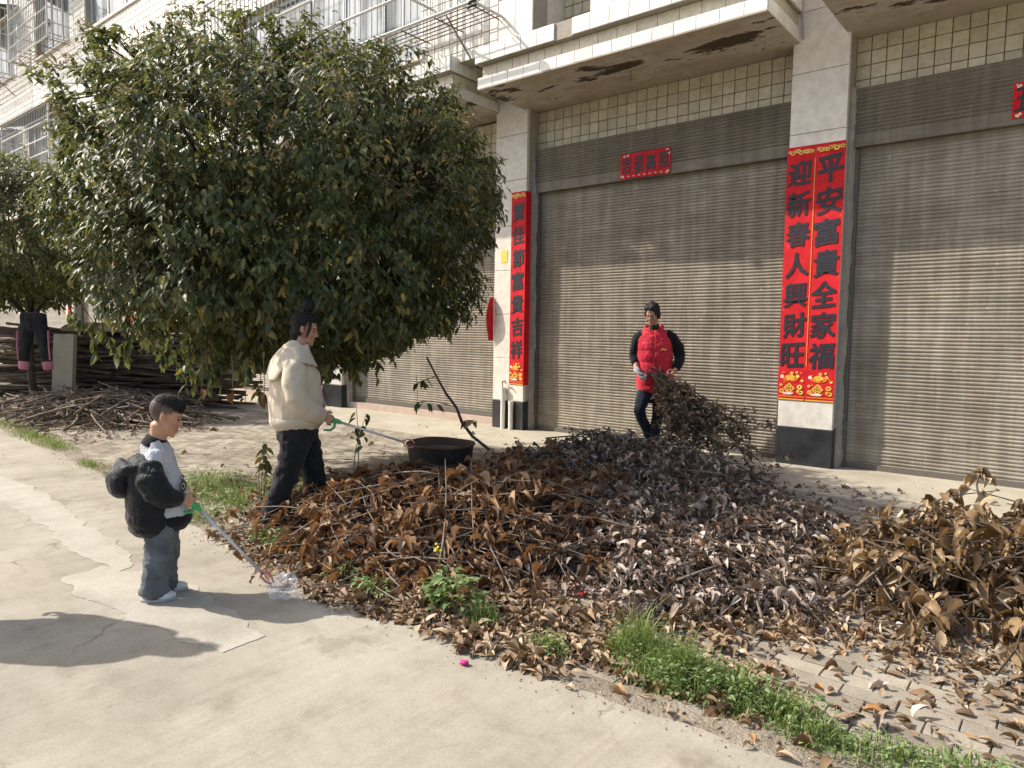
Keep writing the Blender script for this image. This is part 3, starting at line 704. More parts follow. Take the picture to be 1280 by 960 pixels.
# thin printed seam line between the two papers
s_ = MB(); s_.box(-2.378, -2.372, YF-.0096, YF-.0086, 1.1, 3.3)
s_.obj('gold_print', MT['gold'], c2)
couplet(-6.515, -6.253, .67, 3.40, YF, '賀佳節富貴吉祥', 'narrow red couplet folded round the corner of the pillar behind the tree', .11, 3, (3.12, 1.18), .20, .25)
def banner(x0, x1, z0, z1, y, chars, label):
    o = MB().plate(x0, x1, z0, z1, y, y+.003, .0012).obj('banner', MT['paper']); tag(o, label, 'banner', 'red banners on the shutter hoods')
    n_ = len(chars)
    for i, ch in enumerate(chars):
        c = link('character', glyph(ch, (x1-x0)/n_*.80, (z1-z0)*.66, MT['ink']), o); c.location = (x0+(x1-x0)*(.13+.74*(i)/(n_-1)), y-.002, (z0+z1)/2+.01)
    d = MB(); q_ = MB(); yy = y-.0015
    for cx, cz in ((x0+.05, z1-.03), (x1-.05, z1-.03), (x0+.04, z0+.02), (x1-.04, z0+.02), (x0+.09, z1-.025), (x1-.03, z1-.075)):
        for t in range(3):
            k = len(d.v); ex, ez = cx+rnd(-.025, .025), cz+rnd(-.015, .015); n_ = 7; r_ = rnd(.008, .014)
            d.v += [(ex+r_*math.cos(2*math.pi*j/n_), yy-.0004*t, ez+r_*math.sin(2*math.pi*j/n_)) for j in range(n_)]; d.f.append(tuple(range(k, k+n_)))
    for i in range(7):
        k = len(d.v); ex = x0+.12+(x1-x0-.24)*i/6; d.v += [(ex-.02, yy, z0+.02), (ex+.02, yy, z0+.02), (ex, yy, z0+.035)]; d.f.append((k, k+1, k+2))
    tag(d.obj('pale_print', MT['pale'], o), kind='stuff'); return o
banner(-4.83, -4.13, 3.40, 3.71, YS-.113, '吉星高照', 'small red banner on the hood of the shutter behind the woman in red')
banner(-.70, .0, 3.44, 3.76, YS-.113, '五福臨門', 'small red banner on the hood of the rightmost shutter, cut by the frame')
for k, nm in ((5, 'red couplet on the distant pillar seen under the tree, beside the stacked sticks'), (6, 'red couplet on the most distant pillar, behind the hanging leggings')):
    o = sheet_strip(PC[k]-.14, PC[k]+.14, .8, 2.6, YF, 0, k).obj('couplet', MT['paper']); tag(o, nm, 'couplet', 'red paper couplets on the pillars'); top_print(o, PC[k]-.14, PC[k]+.14, 2.6, YF); ornaments(o, PC[k]-.14, PC[k]+.14, .8, 1.1, YF)
# torn red paper curling off the pillar's left corner, and a yellow sticker
t = MB(); n_ = 14
for i in range(n_+1):
    z = 1.93-.62*i/n_; q = i/n_; t.v += [(-6.83, YF-.005, z), (-6.83-.02*math.sin(q*3), YF-.05-.05*math.sin(q*4), z-.01), (-6.83-.05*q, YF-.09-.05*math.sin(q*4), z-.02)]
for i in range(n_):
    for j in range(2): a = i*3+j; t.f.append((a, a+1, a+4, a+3))
k = len(t.v); t.v += [(x+.002, y, z) for x, y, z in t.v]; t.f += [tuple(k+i for i in f[::-1]) for f in t.f]
tag(t.obj('paper_strip', MT['paper'], smooth=True), 'torn red paper strip curling off the left corner of the pillar behind the tree', 'paper strip')
tag(MB().plate(-6.70, -6.58, 2.42, 2.60, YF-.004, YF-.001, .001).obj('sticker', MT['yellow']), 'small yellow sticker on the white pillar left of the narrow couplet', 'sticker')
# ---------------------------------------------------------------- vegetation materials
MT['leaf'] = leafmat('green_leaf', [(0, (.035, .050, .024)), (.35, (.058, .080, .033)), (.66, (.090, .110, .044)), (.84, (.15, .158, .055)), (.95, (.25, .22, .07)), (1, (.45, .31, .06))], .48, .28, (.30, .33, .07), .4)
MT['leaf2'] = leafmat('olive_leaf', [(0, (.06, .072, .03)), (.6, (.115, .118, .045)), (1, (.20, .175, .06))], .5, .25)
MT['tan'] = leafmat('seed_cluster', [(0, (.25, .18, .09)), (1, (.42, .33, .19))], .8, .2, (.4, .3, .1), .1)
MT['brown'] = leafmat('brown_dry_leaf', [(0, (.075, .043, .025)), (.25, (.145, .080, .042)), (.6, (.225, .125, .062)), (.85, (.33, .20, .11)), (1, (.44, .32, .20))], .55, .22, (.45, .18, .04), .3)
MT['grey'] = leafmat('grey_brown_dry_leaf', [(0, (.13, .090, .066)), (.25, (.235, .170, .128)), (.32, (.27, .15, .075)), (.44, (.28, .205, .158)), (.65, (.36, .275, .215)), (.9, (.52, .435, .375)), (1, (.66, .58, .51))], .6, .15, (.3, .2, .12), .3)
MT['golden'] = leafmat('golden_dry_leaf', [(0, (.065, .043, .024)), (.25, (.15, .095, .05)), (.6, (.27, .175, .09)), (.85, (.40, .28, .15)), (1, (.52, .40, .25))], .45, .2, (.5, .27, .07), .4)
MT['litter'] = leafmat('litter_leaf', [(0, (.10, .06, .032)), (.3, (.20, .13, .075)), (.6, (.31, .215, .13)), (.8, (.43, .33, .22)), (.93, (.52, .42, .31)), (1, (.40, .19, .06))], .6, .1, (.4, .2, .06), .25)
MT['grass'] = leafmat('grass_blade', [(0, (.10, .15, .04)), (.5, (.17, .245, .07)), (.8, (.26, .32, .11)), (1, (.46, .41, .22))], .5, .35, (.3, .42, .06), .3)
MT['weed'] = leafmat('weed_leaf', [(0, (.11, .175, .06)), (.6, (.19, .28, .10)), (1, (.31, .38, .18))], .5, .3, (.3, .42, .08), .3)
MT['bark'] = grainy('bark', (.045, .038, .03), (.105, .09, .07), 14, .95, .05, .01, 60)
MT['twig'] = grainy('dry_twig', (.13, .10, .075), (.27, .225, .18), 10, .9, .1, 0, 60)
MT['darktwig'] = grainy('dark_twig', (.05, .04, .032), (.12, .095, .075), 10, .9, .1, 0, 60)
def unit(n): v = rng.normal(size=(n, 3)); return v/np.linalg.norm(v, axis=1, keepdims=True)
def curve_pts(a, b, bend=.1, n=5):
    a, b = Vector(a), Vector(b); k = Vector((rnd(-1, 1), rnd(-1, 1), rnd(-.4, 1)))*bend*(b-a).length
    return [a.lerp(b, i/n) + k*math.sin(math.pi*i/n) for i in range(n+1)]
# ---------------------------------------------------------------- trees
def tree(name, label, base, cen, rad, ncl, per, llen, m, trunk_r, lumps=.16, nind=300, droop=.75, tan=0, seed=0, limbs=9):
    root = empty(name, base, 0, label, 'tree'); B = Vector(base); C = Vector(cen); inv = Matrix.Translation(-B)
    t = MB(); fork = B.lerp(Vector((C.x, C.y, B.z)), .3) + Vector((0, 0, (C.z-rad[2])*1.05)); fork.z = max(fork.z, .75)
    t.tube([p-B for p in curve_pts(B-Vector((0, 0, .1)), fork, .05)], [trunk_r*(1.25-.1*i) for i in range(6)], 10); t.obj('trunk', MT['bark'], root, smooth=True)
    d = unit(ncl); d[:, 2] = np.where(d[:, 2] < -.55, d[:, 2]*.8, d[:, 2])
    P = []; O = []
    for k in range(ncl):
        v = Vector(d[k]); lump = 1 + lumps*noise.noise(v*2.1+Vector((seed, 0, 0))) + lumps*.55*noise.noise(v*5.2+Vector((0, seed, 0)))
        f = lump*(1-.36*rng.random()**1.9)
        if seed == 3: f *= 1-.17*max(0, min(1, -(v.x*R0.x+v.y*R0.y)*1.2))*max(0, min(1, .25-v.z*1.3))      # the crown draws in low on its road side
        P.append((C.x+v.x*rad[0]*f, C.y+v.y*rad[1]*f, C.z+v.z*rad[2]*f)); O.append(tuple(v))
    P = np.array(P); O = np.array(O); tips = P.copy()
    # limbs and twigs
    lb = []
    for k in range(limbs):
        q = tips[rng.integers(ncl)]; e = C.lerp(Vector(q), .72); lb.append(e)
        MB().tube([p-B for p in curve_pts(fork, e, .12)], [trunk_r*.55*(1-.14*i) for i in range(6)], 6).obj('limb', MT['bark'], root, smooth=True)
    tw = MB()
    for k in range(0, ncl, 2):
        q = Vector(tips[k]); e = min(lb, key=lambda x: (x-q).length_squared); s = e.lerp(q, .45) if (e-q).length > .9 else e
        tw.tube([s-B, s.lerp(q, .55)+Vector((0, 0, .03))-B, q-B], [.008, .005, .003], 3, False)
    tag(tw.obj('twigs', MT['bark'], root), kind='stuff')
    n = ncl*per; idx = np.repeat(np.arange(ncl), per)
    lp = P[idx] + rng.normal(size=(n, 3))*llen*.55
    hz = unit(n); hz[:, 2] *= .3
    ax = O[idx]*.45 + hz*.75 + np.array([0, 0, -droop]); nr = O[idx]*.9 + np.array([0, 0, .8]) + unit(n)*.55
    L = llen*(.65+.6*rng.random(n)); Wd = L*(.36+.12*rng.random(n)); ok = lp[:, 2] > .35
    toc = (CAMP-lp); toc /= np.linalg.norm(toc, axis=1, keepdims=True)
    out = (lp-np.array(cen))/np.array(rad); sc = (np.einsum('ij,ij->i', out, toc) > .45)*(np.linalg.norm(out, axis=1) > .9)*L/np.linalg.norm(lp-CAMP, axis=1)**2 + rng.random(n)*.004
    leaf_set(root, ('fresh', 'fresh', 'flat'), lp[ok], ax[ok], nr[ok], L[ok], Wd[ok], m, 'crown', nind, sc[ok])
    if tan:
        top = np.where((O[:, 2] > -.1))[0]; pick = rng.choice(top, tan); n2 = tan*14; i2 = np.repeat(pick, 14)
        p2 = C_arr(C) + (P[i2]-C_arr(C))*1.03 + rng.normal(size=(n2, 3))*.035
        L2 = .02+.025*rng.random(n2)
        me = leaves_mesh('seed_clusters', ('dry',), p2, O[i2]+unit(n2)*.7, unit(n2), L2, L2*.4, MT['tan']); me.transform(inv); tag(link('seed_clusters', me, root), kind='stuff')
    return root, fork
C_arr = lambda C: np.array(tuple(C))
T1, fork1 = tree('broadleaf_tree', 'big round evergreen tree with drooping dark leaves behind the woman in the cream jacket', (-5.85, 3.95, 0), (-6.18, 4.05, 2.44), (1.98, 2.02, 1.72), 4300, 18, .074, MT['leaf'], .085, .22, droop=.6, tan=300, seed=3)
# ragged skirt of hanging twigs below the crown
tw = MB(); P = []; A = []; N = []
for k in range(95):
    an = rnd(0, 6.28); rr = rnd(.5, 1.95); x = -6.4+rr*math.cos(an); y = 3.93+rr*math.sin(an); z0 = 2.62-1.86*math.sqrt(max(0, 1-(rr/2.35)**2))*.86
    ln = rnd(.12, .42); p0 = Vector((x, y, z0+.12)); p1 = p0+Vector((rnd(-.15, .15), rnd(-.15, .15), -ln)); o = Vector((-5.85, 3.95, 0))
    tw.tube([p0-o, p0.lerp(p1, .5)+Vector((rnd(-.04, .04), rnd(-.04, .04), 0))-o, p1-o], [.006, .004, .003], 3, False)
    for j in range(7):
        q = p0.lerp(p1, rnd(.35, 1)); P.append(tuple(q)); A.append((rnd(-.7, .7), rnd(-.7, .7), -.9)); N.append((rnd(-1, 1), rnd(-1, 1), .5))
n = len(P); tag(tw.obj('twigs', MT['bark'], T1), kind='stuff'); L = .09+.05*rng.random(n)
me = leaves_mesh('hanging_leaves', ('fresh', 'flat'), np.array(P), np.array(A), np.array(N), L, L*.42, MT['leaf']); me.transform(Matrix.Translation((5.85, -3.95, 0))); tag(link('hanging_leaves', me, T1), kind='stuff')
# a few dead brown leaves dangling from the skirt
for (x, y, z) in ((-5.14, 2.86, .86), (-5.02, 2.9, .82), (-4.86, 2.96, .85), (-4.76, 4.44, .66), (-5.4, 2.75, .9)):
    o = Vector((-5.85, 3.95, 0)); s = MB().tube([Vector((x, y, z+.35))-o, Vector((x+.02, y, z+.15))-o, Vector((x, y, z+.02))-o], .003, 4).obj('dead_twig', MT['twig'], T1)
    for j in range(random.choice((1, 2, 2, 3))):
        lf = link('leaf', leaf_part(random.choice(('roll', 'wavy', 'torn')), MT['brown']), s); a = rnd(0, 6.3); lq = rnd(.06, .10)
        Rm = frames(np.array([[rnd(.2, .8)*math.cos(a), rnd(.2, .8)*math.sin(a), -1]]), np.array([[math.cos(a), math.sin(a), .3]]))[0]; X = Matrix.Identity(4)
        for r in range(3): X[r][0] = Rm[r][0]*lq*.42; X[r][1] = Rm[r][1]*lq; X[r][2] = Rm[r][2]*lq; X[r][3] = (x-o.x+rnd(-.02, .02), y-o.y+rnd(-.02, .02), z+rnd(0, .07))[r]
        lf.matrix_basis = X
T2, fork2 = tree('broadleaf_tree', 'smaller olive tree at the left edge of the picture above the stacked sticks', (-13.6, 4.1, 0), (-14.35, 4.15, 2.85), (1.75, 1.7, 1.42), 1900, 14, .085, MT['leaf2'], .06, .2, nind=0, droop=.5, seed=9, limbs=7)
# leaning bare branch beside the tub
bb = MB(); bb.tube([(-4.43-.12, 4.37, 1.18), (-4.43, 4.37, 1.02), (-4.36, 4.42, .87), (-4.28, 4.47, .75), (-4.24, 4.5, .62), (-4.16, 4.55, .50), (-4.06, 4.6, .42), (-3.85, 4.62, .30)], [.008, .009, .011, .012, .014, .014, .015, .016], 8)
bo = tag(bb.obj('bare_branch', MT['darktwig'], smooth=True), 'bare dark branch leaning up from the brush beside the black tub into the tree', 'branch')
for a, b in (((-4.28, 4.47, .75), (-4.62, 4.33, .78)), ((-4.24, 4.5, .62), (-4.02, 4.42, .66)), ((-4.43, 4.37, 1.02), (-4.6, 4.3, .95))): 
    s = MB().tube(curve_pts(a, b, .1), .004, 4).obj('twig', MT['darktwig'], bo)
    for j in range(5):
        lf = link('leaf', leaf_part('fresh', MT['leaf']) if b[0] < -4.5 else leaf_part('dry', MT['brown']), s); q = Vector(a).lerp(Vector(b), .5+.12*j); an = rnd(0, 6.3)
        Rm = frames(np.array([[math.cos(an)*.7, math.sin(an)*.7, -.6]]), np.array([[rnd(-1, 1), rnd(-1, 1), .8]]))[0]; X = Matrix.Identity(4)
        for r in range(3): X[r][0] = Rm[r][0]*.042; X[r][1] = Rm[r][1]*.095; X[r][2] = Rm[r][2]*.095; X[r][3] = q[r]
        lf.matrix_basis = X
# ---------------------------------------------------------------- brush piles
def brush(name, label, lumps, nst, per, llen, m, tm, kinds=('dry', 'curl', 'wavy', 'roll', 'torn'), nind=300, droop=.55, up=.25, slen=(.5, 1.1), cat='brush pile', tr=.006, nbare=0, flat=1.0, wr=(.36, .5), jit=1.0):
    """heap of cut branches: lumps (x, y, rx, ry, h); every stem carries drooping dead leaves"""
    bx, by = lumps[0][:2]; root = empty(name, (bx, by, 0), 0, label, cat); o = Vector((bx, by, 0))
    wts = np.array([l[2]*l[3] for l in lumps]); wts /= wts.sum(); P = []; A = []; N = []; sm = MB(); bare = []
    def top(x, y): return max([l[4]*max(0, 1-((x-l[0])/l[2])**2-((y-l[1])/l[3])**2)**.6 for l in lumps])
    for k in range(nst+nbare):
        l = lumps[rng.choice(len(lumps), p=wts)]; an = rnd(0, 6.283); rr = math.sqrt(rnd(0, 1))*.95
        x, y = l[0]+l[2]*rr*math.cos(an), l[1]+l[3]*rr*math.sin(an); h = top(x, y); z = max(.015, h*rnd(.15, .92)**.7)
        a2 = rnd(0, 6.283); ln = rnd(*slen); dx, dy = math.cos(a2)*ln*.5, math.sin(a2)*ln*.5; dz = ln*rnd(-.10, up)*flat
        za = max(.01, min(z-dz*.6, top(x-dx, y-dy)+.03)); zb = max(.02, min(z+dz, top(x+dx, y+dy)*1.0+.10))
        p0, p1 = Vector((x-dx, y-dy, za)), Vector((x+dx, y+dy, zb)); cp = curve_pts(p0, p1, .09, 4)
        if k >= nst: bare.append(cp); continue
        sm.tube([p-o for p in cp], [tr*1.3, tr*1.1, tr, tr*.8, tr*.5], 4, False)
        for j in range(per):
            t = rnd(.15, 1.0); i = min(3, int(t*4)); q = cp[i].lerp(cp[i+1], t*4-i); dirn = (cp[i+1]-cp[i]).normalized()
            q = q+Vector((rnd(-1, 1), rnd(-1, 1), rnd(-.6, .8)))*llen*.5*jit
            if q.z < .012: q.z = .012+rnd(0, .02)
            P.append(tuple(q)); A.append((dirn.x*.5+rnd(-.8, .8), dirn.y*.5+rnd(-.8, .8), (-droop+rnd(-.45, .5))*flat)); N.append((rnd(-.8, .8), rnd(-.8, .8), .8))
    tag(sm.obj('stems', tm, root), kind='stuff')
    for cp in bare: MB().tube([p+Vector((0, 0, .05))-o for p in cp], [tr*1.9, tr*1.7, tr*1.4, tr*1.1, tr*.6], 5).obj('branch', MT['twig'], root, smooth=True)
    n = len(P); P = np.array(P); P[:, 2] = np.maximum(P[:, 2], .015); L = llen*(.45+.9*rng.random(n)); Wd = L*(wr[0]+(wr[1]-wr[0])*rng.random(n))
    sc = L/np.linalg.norm(P-CAMP, axis=1)**2*(.5+P[:, 2]/(max(l[4] for l in lumps)+.01)) + .002*rng.random(n)
    leaf_set(root, kinds, P, np.array(A), np.array(N), L, Wd, m, 'foliage', nind, sc); return root
brush('brush_pile', 'heap of warm brown dead branches in front of the black tub', [(-3.62, 3.35, .95, .70, .36), (-3.05, 3.6, .85, .75, .46), (-3.25, 4.40, .72, .75, .48), (-4.25, 3.30, .55, .55, .24), (-4.45, 4.25, .50, .42, .17), (-3.3, 2.85, .75, .40, .15)], 520, 15, .092, MT['brown'], MT['twig'], nbare=34, up=.38, tr=.0042)
brush('brush_pile', 'wide heap of greyish purple dead branches in the shade of the tree', [(-2.35, 4.5, 1.15, 1.25, .22), (-3.0, 5.75, 1.0, 1.0, .36), (-1.95, 3.9, .95, .80, .12), (-3.75, 6.0, .95, .80, .40), (-1.85, 5.0, .60, .65, .20)], 900, 17, .068, MT['grey'], MT['darktwig'], droop=.45, up=.30, nbare=46, tr=.0045)
brush('brush_pile', 'heap of golden brown big leaved branches at the right edge of the picture', [(-.42, 4.45, .66, .62, .52), (.15, 4.40, .72, .66, .56), (-.78, 4.55, .40, .48, .32), (.55, 4.8, .8, .8, .5)], 430, 14, .092, MT['golden'], MT['darktwig'], kinds=('dry', 'fresh', 'curl', 'wavy', 'roll'), droop=.6, up=.4, nbare=8, tr=.005)
br = brush('twig_heap', 'low heap of bare twigs and dead leaves in front of the stacked sticks', [(-11.6, 4.35, 1.5, .9, .42), (-12.6, 4.4, 1.1, .9, .40), (-10.9, 4.6, .9, .8, .3), (-13.4, 4.0, 1.3, .7, .2)], 260, 7, .075, MT['grey'], MT['twig'], nind=0, slen=(.7, 1.7), tr=.011, nbare=70, up=.25)
# twig standing proud at the right edge
sp = MB().tube(curve_pts((-.35, 4.9, .2), (-.5, 5.45, .56), .15), .006, 5).obj('dead_sprig', MT['darktwig']); tag(sp, 'thin dead sprig with a few curled leaves rising above the golden brush heap', 'sprig')
for j in range(9):
    q = Vector((-.5+rnd(-.07, .07), 5.45+rnd(-.1, .05), .55+rnd(-.12, .06))); an = rnd(0, 6.3); lf = link('leaf', leaf_part('curl' if j % 2 else 'dry', MT['golden']), sp)
    Rm = frames(np.array([[math.cos(an), math.sin(an), -.5]]), np.array([[rnd(-1, 1), rnd(-1, 1), .8]]))[0]; X = Matrix.Identity(4)
    for r in range(3): X[r][0] = Rm[r][0]*.05; X[r][1] = Rm[r][1]*.12; X[r][2] = Rm[r][2]*.12; X[r][3] = q[r]
    lf.matrix_basis = X
# ---------------------------------------------------------------- fallen leaves
def litter(name, regions, m, L0, mult=1.0, zmax=.022, edge=0):
    P = []
    for (x0, x1, y0, y1, n, pw) in regions:
        for _ in range(int(n*mult)):
            x, y = rnd(x0, x1), rnd(y0, y1)
            if edge: y = edge_n(x)+abs(rng.normal())*.16-.03
            if y < edge_y(x)+rnd(-.12, .10) and not edge: continue
            if noise.noise((x*1.8, y*1.8, 4)) < rnd(-.75, .25)*pw: continue
            P.append((x, y, .008+abs(rng.normal())*.5*zmax))
    n = len(P); P = np.array(P); A = unit(n); A[:, 2] = A[:, 2]*.2; N = np.tile([0, 0, 1.], (n, 1))+unit(n)*.3; L = L0*(.35+1.0*rng.random(n)**1.3)
    return tag(link(name, leaves_mesh(name, ('dry', 'flat', 'wavy', 'roll', 'flat', 'curl'), P, A, N, L, L*(.38+.16*rng.random(n)), m)), kind='stuff')
litter('fallen_leaves', [(-3.0, -.9, 2.45, 3.7, 2000, 1), (-4.4, -2.0, 2.3, 3.0, 1100, .8), (-1.3, -.1, 2.7, 3.6, 150, 1.2), (-1.5, .2, 3.3, 4.2, 330, 1.1), (-2.6, -1.2, 3.2, 4.6, 900, .5), (-6.2, -4.2, 2.6, 4.2, 420, 1), (-5.5, -3.5, 3.8, 5.6, 700, 1)], MT['litter'], .060, 2.8, .012)
litter('fallen_leaves', [(-4.8, -1.2, 4.6, 7.2, 1500, 1), (-2.0, .4, 5.0, 7.9, 160, 1.2), (-8, -5, 3.2, 7.5, 160, 1.2), (-14.5, -9.3, 3.1, 5, 1300, .6), (-.9, .3, 2.7, 4.0, 120, 1)], MT['grey'], .07)
litter('fallen_leaves', [(-4.6, -1.7, 2, 3, 1050, .8), (-1.7, .6, 2, 3, 150, .8), (-3.2, -1.6, 2, 3, 500, .5)], MT['litter'], .058, 1, .02, 1)
litter('leaf_crumbs', [(-1.4, .7, 2.6, 4.4, 1500, .6), (-6, -1, 2.4, 6.5, 2200, .6)], MT['brown'], .016, 1, .006)
# ---------------------------------------------------------------- weeds and grass
def blades(cx, cy, rx, ry, n, h, lean=.95, w=.0042, z0=0):
    V = []; F = []
    for _ in range(n):
        a = rnd(0, 6.283); r_ = rnd(0, 1.25)**.8; x, y = cx+rx*r_*math.cos(a), cy+ry*r_*math.sin(a); b = rnd(0, 6.283); hh = h*rnd(.25, 1.25)*max(.25, 1-.55*r_*r_)*(.8+.8*noise.noise((x*9, y*9, 1)))
        ex, ey = math.cos(b)*hh*rnd(.1, 1)*lean, math.sin(b)*hh*rnd(.1, 1)*lean; sx, sy = -math.sin(b)*w*.5, math.cos(b)*w*.5; k = len(V)
        V += [(x-sx, y-sy, z0), (x+sx, y+sy, z0), (x+ex*.35+sx, y+ey*.35+sy, z0+hh*.6), (x+ex*.35-sx, y+ey*.35-sy, z0+hh*.6), (x+ex, y+ey, z0+hh*(.95-.25*rnd(0, 1)))]
        F += [(k, k+1, k+2, k+3), (k+3, k+2, k+4)]
    return V, F
def tuft(name, label, spots, cat='grass', leafy=0, lh=.12, ll=.04, flower=0):
    bx, by = spots[0][:2]; root = empty(name, (bx, by, 0), 0, label, cat); g_ = MB()
    for (x, y, rx, ry, n, h) in spots:
        V, F = blades(x-bx, y-by, rx, ry, n, h); k = len(g_.v); g_.v += V; g_.f += [tuple(k+i for i in f) for f in F]
    tag(g_.obj('blades', MT['grass'], root), kind='stuff')
    if leafy:
        P = []; A = []
        for (x, y, rx, ry, n, h) in spots:
            for _ in range(int(leafy*rx*ry*900)):
                a = rnd(0, 6.283); r_ = math.sqrt(rnd(0, 1)); P.append((x+rx*r_*math.cos(a), y+ry*r_*math.sin(a), rnd(.25, 1)*lh*(1-.6*r_*r_)+.01)); A.append((math.cos(a)+rnd(-.8, .8), math.sin(a)+rnd(-.8, .8), rnd(-.3, .7)))
        n = len(P); L = ll*(.5+.8*rng.random(n)); N = np.tile([0, 0, 1.], (n, 1))+unit(n)*.5
        me = leaves_mesh('leaves', ('flat', 'fresh'), np.array(P), np.array(A), N, L, L*.5, MT['weed']); me.transform(Matrix.Translation((-bx, -by, 0))); tag(link('leaves', me, root), kind='stuff')
    if flower:
        for k in range(flower):
            x, y, h = rnd(-.08, .08), rnd(-.06, .06), rnd(.2, .32)
            s = MB().tube([(x*.4, y*.4, 0), (x*.8, y*.8, h*.6), (x, y, h)], .003, 4).obj('flower_stem', MT['weed'], root); f_ = MB()
            for j in range(7): f_.ell((x+rnd(-.018, .018), y+rnd(-.018, .018), h+rnd(-.012, .02)), (.008, .008, .006), None, 6, 4)
            f_.obj('flower_head', MT['flower'], s)
    return root
MT['flower'] = plain('yellow_flower', (.75, .58, .04), .6)
tuft('grass_clump', 'large bright green grass clump spilling over the road edge, right of centre', [(-1.20, 2.60, .17, .13, 1150, .24), (-1.44, 2.67, .16, .12, 800, .21), (-1.0, 2.63, .17, .11, 850, .17), (-.80, 2.60, .18, .10, 700, .13), (-1.3, 2.50, .18, .07, 320, .10), (-1.05, 2.50, .22, .06, 300, .08)], leafy=9, lh=.15, ll=.022)
tuft('grass_clump', 'low straggly weeds along the road edge in the bottom right corner', [(-.64, 2.53, .20, .09, 420, .10), (-.42, 2.58, .20, .10, 380, .09), (-.18, 2.62, .22, .11, 380, .10), (.1, 2.7, .3, .14, 260, .08)], leafy=9, lh=.05, ll=.022)
tuft('grass_clump', 'small green weed tuft on its own left of the large grass clump', [(-1.78, 2.47, .10, .07, 330, .10)], leafy=8, lh=.09, ll=.028)
tuft('grass_clump', 'small yellowish grass tuft right beside the broad leaved weed', [(-2.21, 2.53, .11, .08, 460, .13)], leafy=3, lh=.10, ll=.03)
tuft('broad_leaved_weed', 'bushy broad leaved grey green weed with yellow flowers before the brown heap', [(-2.44, 2.52, .15, .10, 40, .12)], 'weed', leafy=13, lh=.22, ll=.058, flower=1)
tuft('grass_clump', 'patch of short green grass behind the boy, left of the walking woman', [(-5.9, 3.1, .50, .30, 1200, .12), (-5.3, 2.95, .45, .30, 900, .11), (-5.1, 2.55, .38, .16, 520, .08), (-6.3, 3.3, .4, .3, 500, .10), (-5.5, 3.5, .5, .3, 600, .12)], leafy=1.2, lh=.09, ll=.035)
tuft('grass_clump', 'small weeds at the edge of the brown heap near the plastic bag', [(-4.15, 2.55, .16, .10, 260, .12), (-3.9, 2.50, .12, .08, 130, .09)], leafy=6, lh=.11, ll=.04)
tuft('grass_clump', 'thin weeds below the brown heap, between the plastic bag and the broad leaved weed', [(-2.90, 2.40, .13, .08, 180, .10), (-3.2, 2.42, .16, .08, 160, .10)], leafy=6, lh=.10, ll=.036)
tuft('grass_clump', 'strip of green grass along the road edge at the far left', [(-10.2, 3.05, .9, .16, 900, .12), (-9.3, 2.98, .5, .13, 460, .10), (-11.6, 3.2, .9, .18, 700, .12)], leafy=0)
tuft('grass_clump', 'small isolated grass tuft at the road edge left of the boy', [(-7.75, 2.80, .28, .10, 330, .09)], leafy=0)
tuft('grass_clump', 'sparse weeds at the road edge just behind the boy', [(-6.6, 2.75, .25, .10, 200, .09), (-7.1, 2.75, .16, .08, 100, .07)], leafy=1, lh=.06)
def sapling(x, y, h, label, n=3, mm='leaf'):
    root = empty('sapling', (x, y, 0), 0, label, 'sapling')
    for k in range(n):
        e = Vector((rnd(-.10, .10), rnd(-.08, .08), h*rnd(.75, 1.1))); s = MB().tube(curve_pts((rnd(-.02, .02), 0, 0), e, .08), [.006, .005, .005, .004, .003, .002], 5).obj('stem', MT['twig'], root)
        for j in range(7):
            q = Vector((0, 0, 0)).lerp(e, rnd(.55, 1)); an = rnd(0, 6.3); lf = link('leaf', leaf_part('fresh', MT[mm]), s)
            Rm = frames(np.array([[math.cos(an), math.sin(an), -.6]]), np.array([[rnd(-.6, .6), rnd(-.6, .6), .9]]))[0]; X = Matrix.Identity(4)
            for r in range(3): X[r][0] = Rm[r][0]*.04; X[r][1] = Rm[r][1]*.09; X[r][2] = Rm[r][2]*.09; X[r][3] = q[r]
            lf.matrix_basis = X
sapling(-4.93, 2.98, .52, 'thin sapling with a few dark leaves just left of the walking woman')
sapling(-4.75, 3.75, .75, 'thin sapling with dark leaves just right of the walking woman, near her hand', 2)
# ---------------------------------------------------------------- stacked sticks, slab, leggings at the far left
MT['wood'] = grainy('weathered_stick', (.075, .06, .048), (.17, .135, .105), 6, .95, .05, 0, 50)
MT['wood2'] = grainy('pale_stick', (.22, .17, .11), (.34, .27, .18), 6, .95, .05, 0, 50)
st = empty('stick_stack', (-14.15, 5.15, 0), YA, 'long stack of dark cut sticks behind the twig heap at the left', 'wood stack'); sk = []; me_s = []
for k in range(8):
    b = MB(); b.tube([(-1.7, 0, 0), (-.9, .03*rnd(-1, 1), .03*rnd(-1, 1)), (0, .04*rnd(-1, 1), .04*rnd(-1, 1)), (.9, .03*rnd(-1, 1), .03*rnd(-1, 1)), (1.7, 0, 0)], [.026, .024, .022, .019, .015], 6); me_s.append(b.mesh('stick', MT['wood'], True))
for k in range(290):
    o = link('stick', me_s[k % 8], st); lay = (k/290)**1.1; o.location = (rnd(-1.4, 1.5), rnd(-.55, .55)*(1-.3*lay), .04+1.28*lay+rnd(-.03, .03)); o.rotation_euler = (rnd(0, 6), rnd(-.11, .11), rnd(-.30, .30)+(math.pi if k % 2 else 0)); o.scale = (rnd(.7, 1.1), rnd(.8, 1.5), rnd(.8, 1.5))
pb = MB()
for i in range(13):
    a = math.pi*i/12; pb.v += [(-.9, .55*math.cos(a)*-1, .14*math.sin(a)), (.75, .55*math.cos(a)*-1, .17*math.sin(a)), (-.9, .53*math.cos(a)*-1, .14*math.sin(a)-.02), (.75, .53*math.cos(a)*-1, .17*math.sin(a)-.02)]
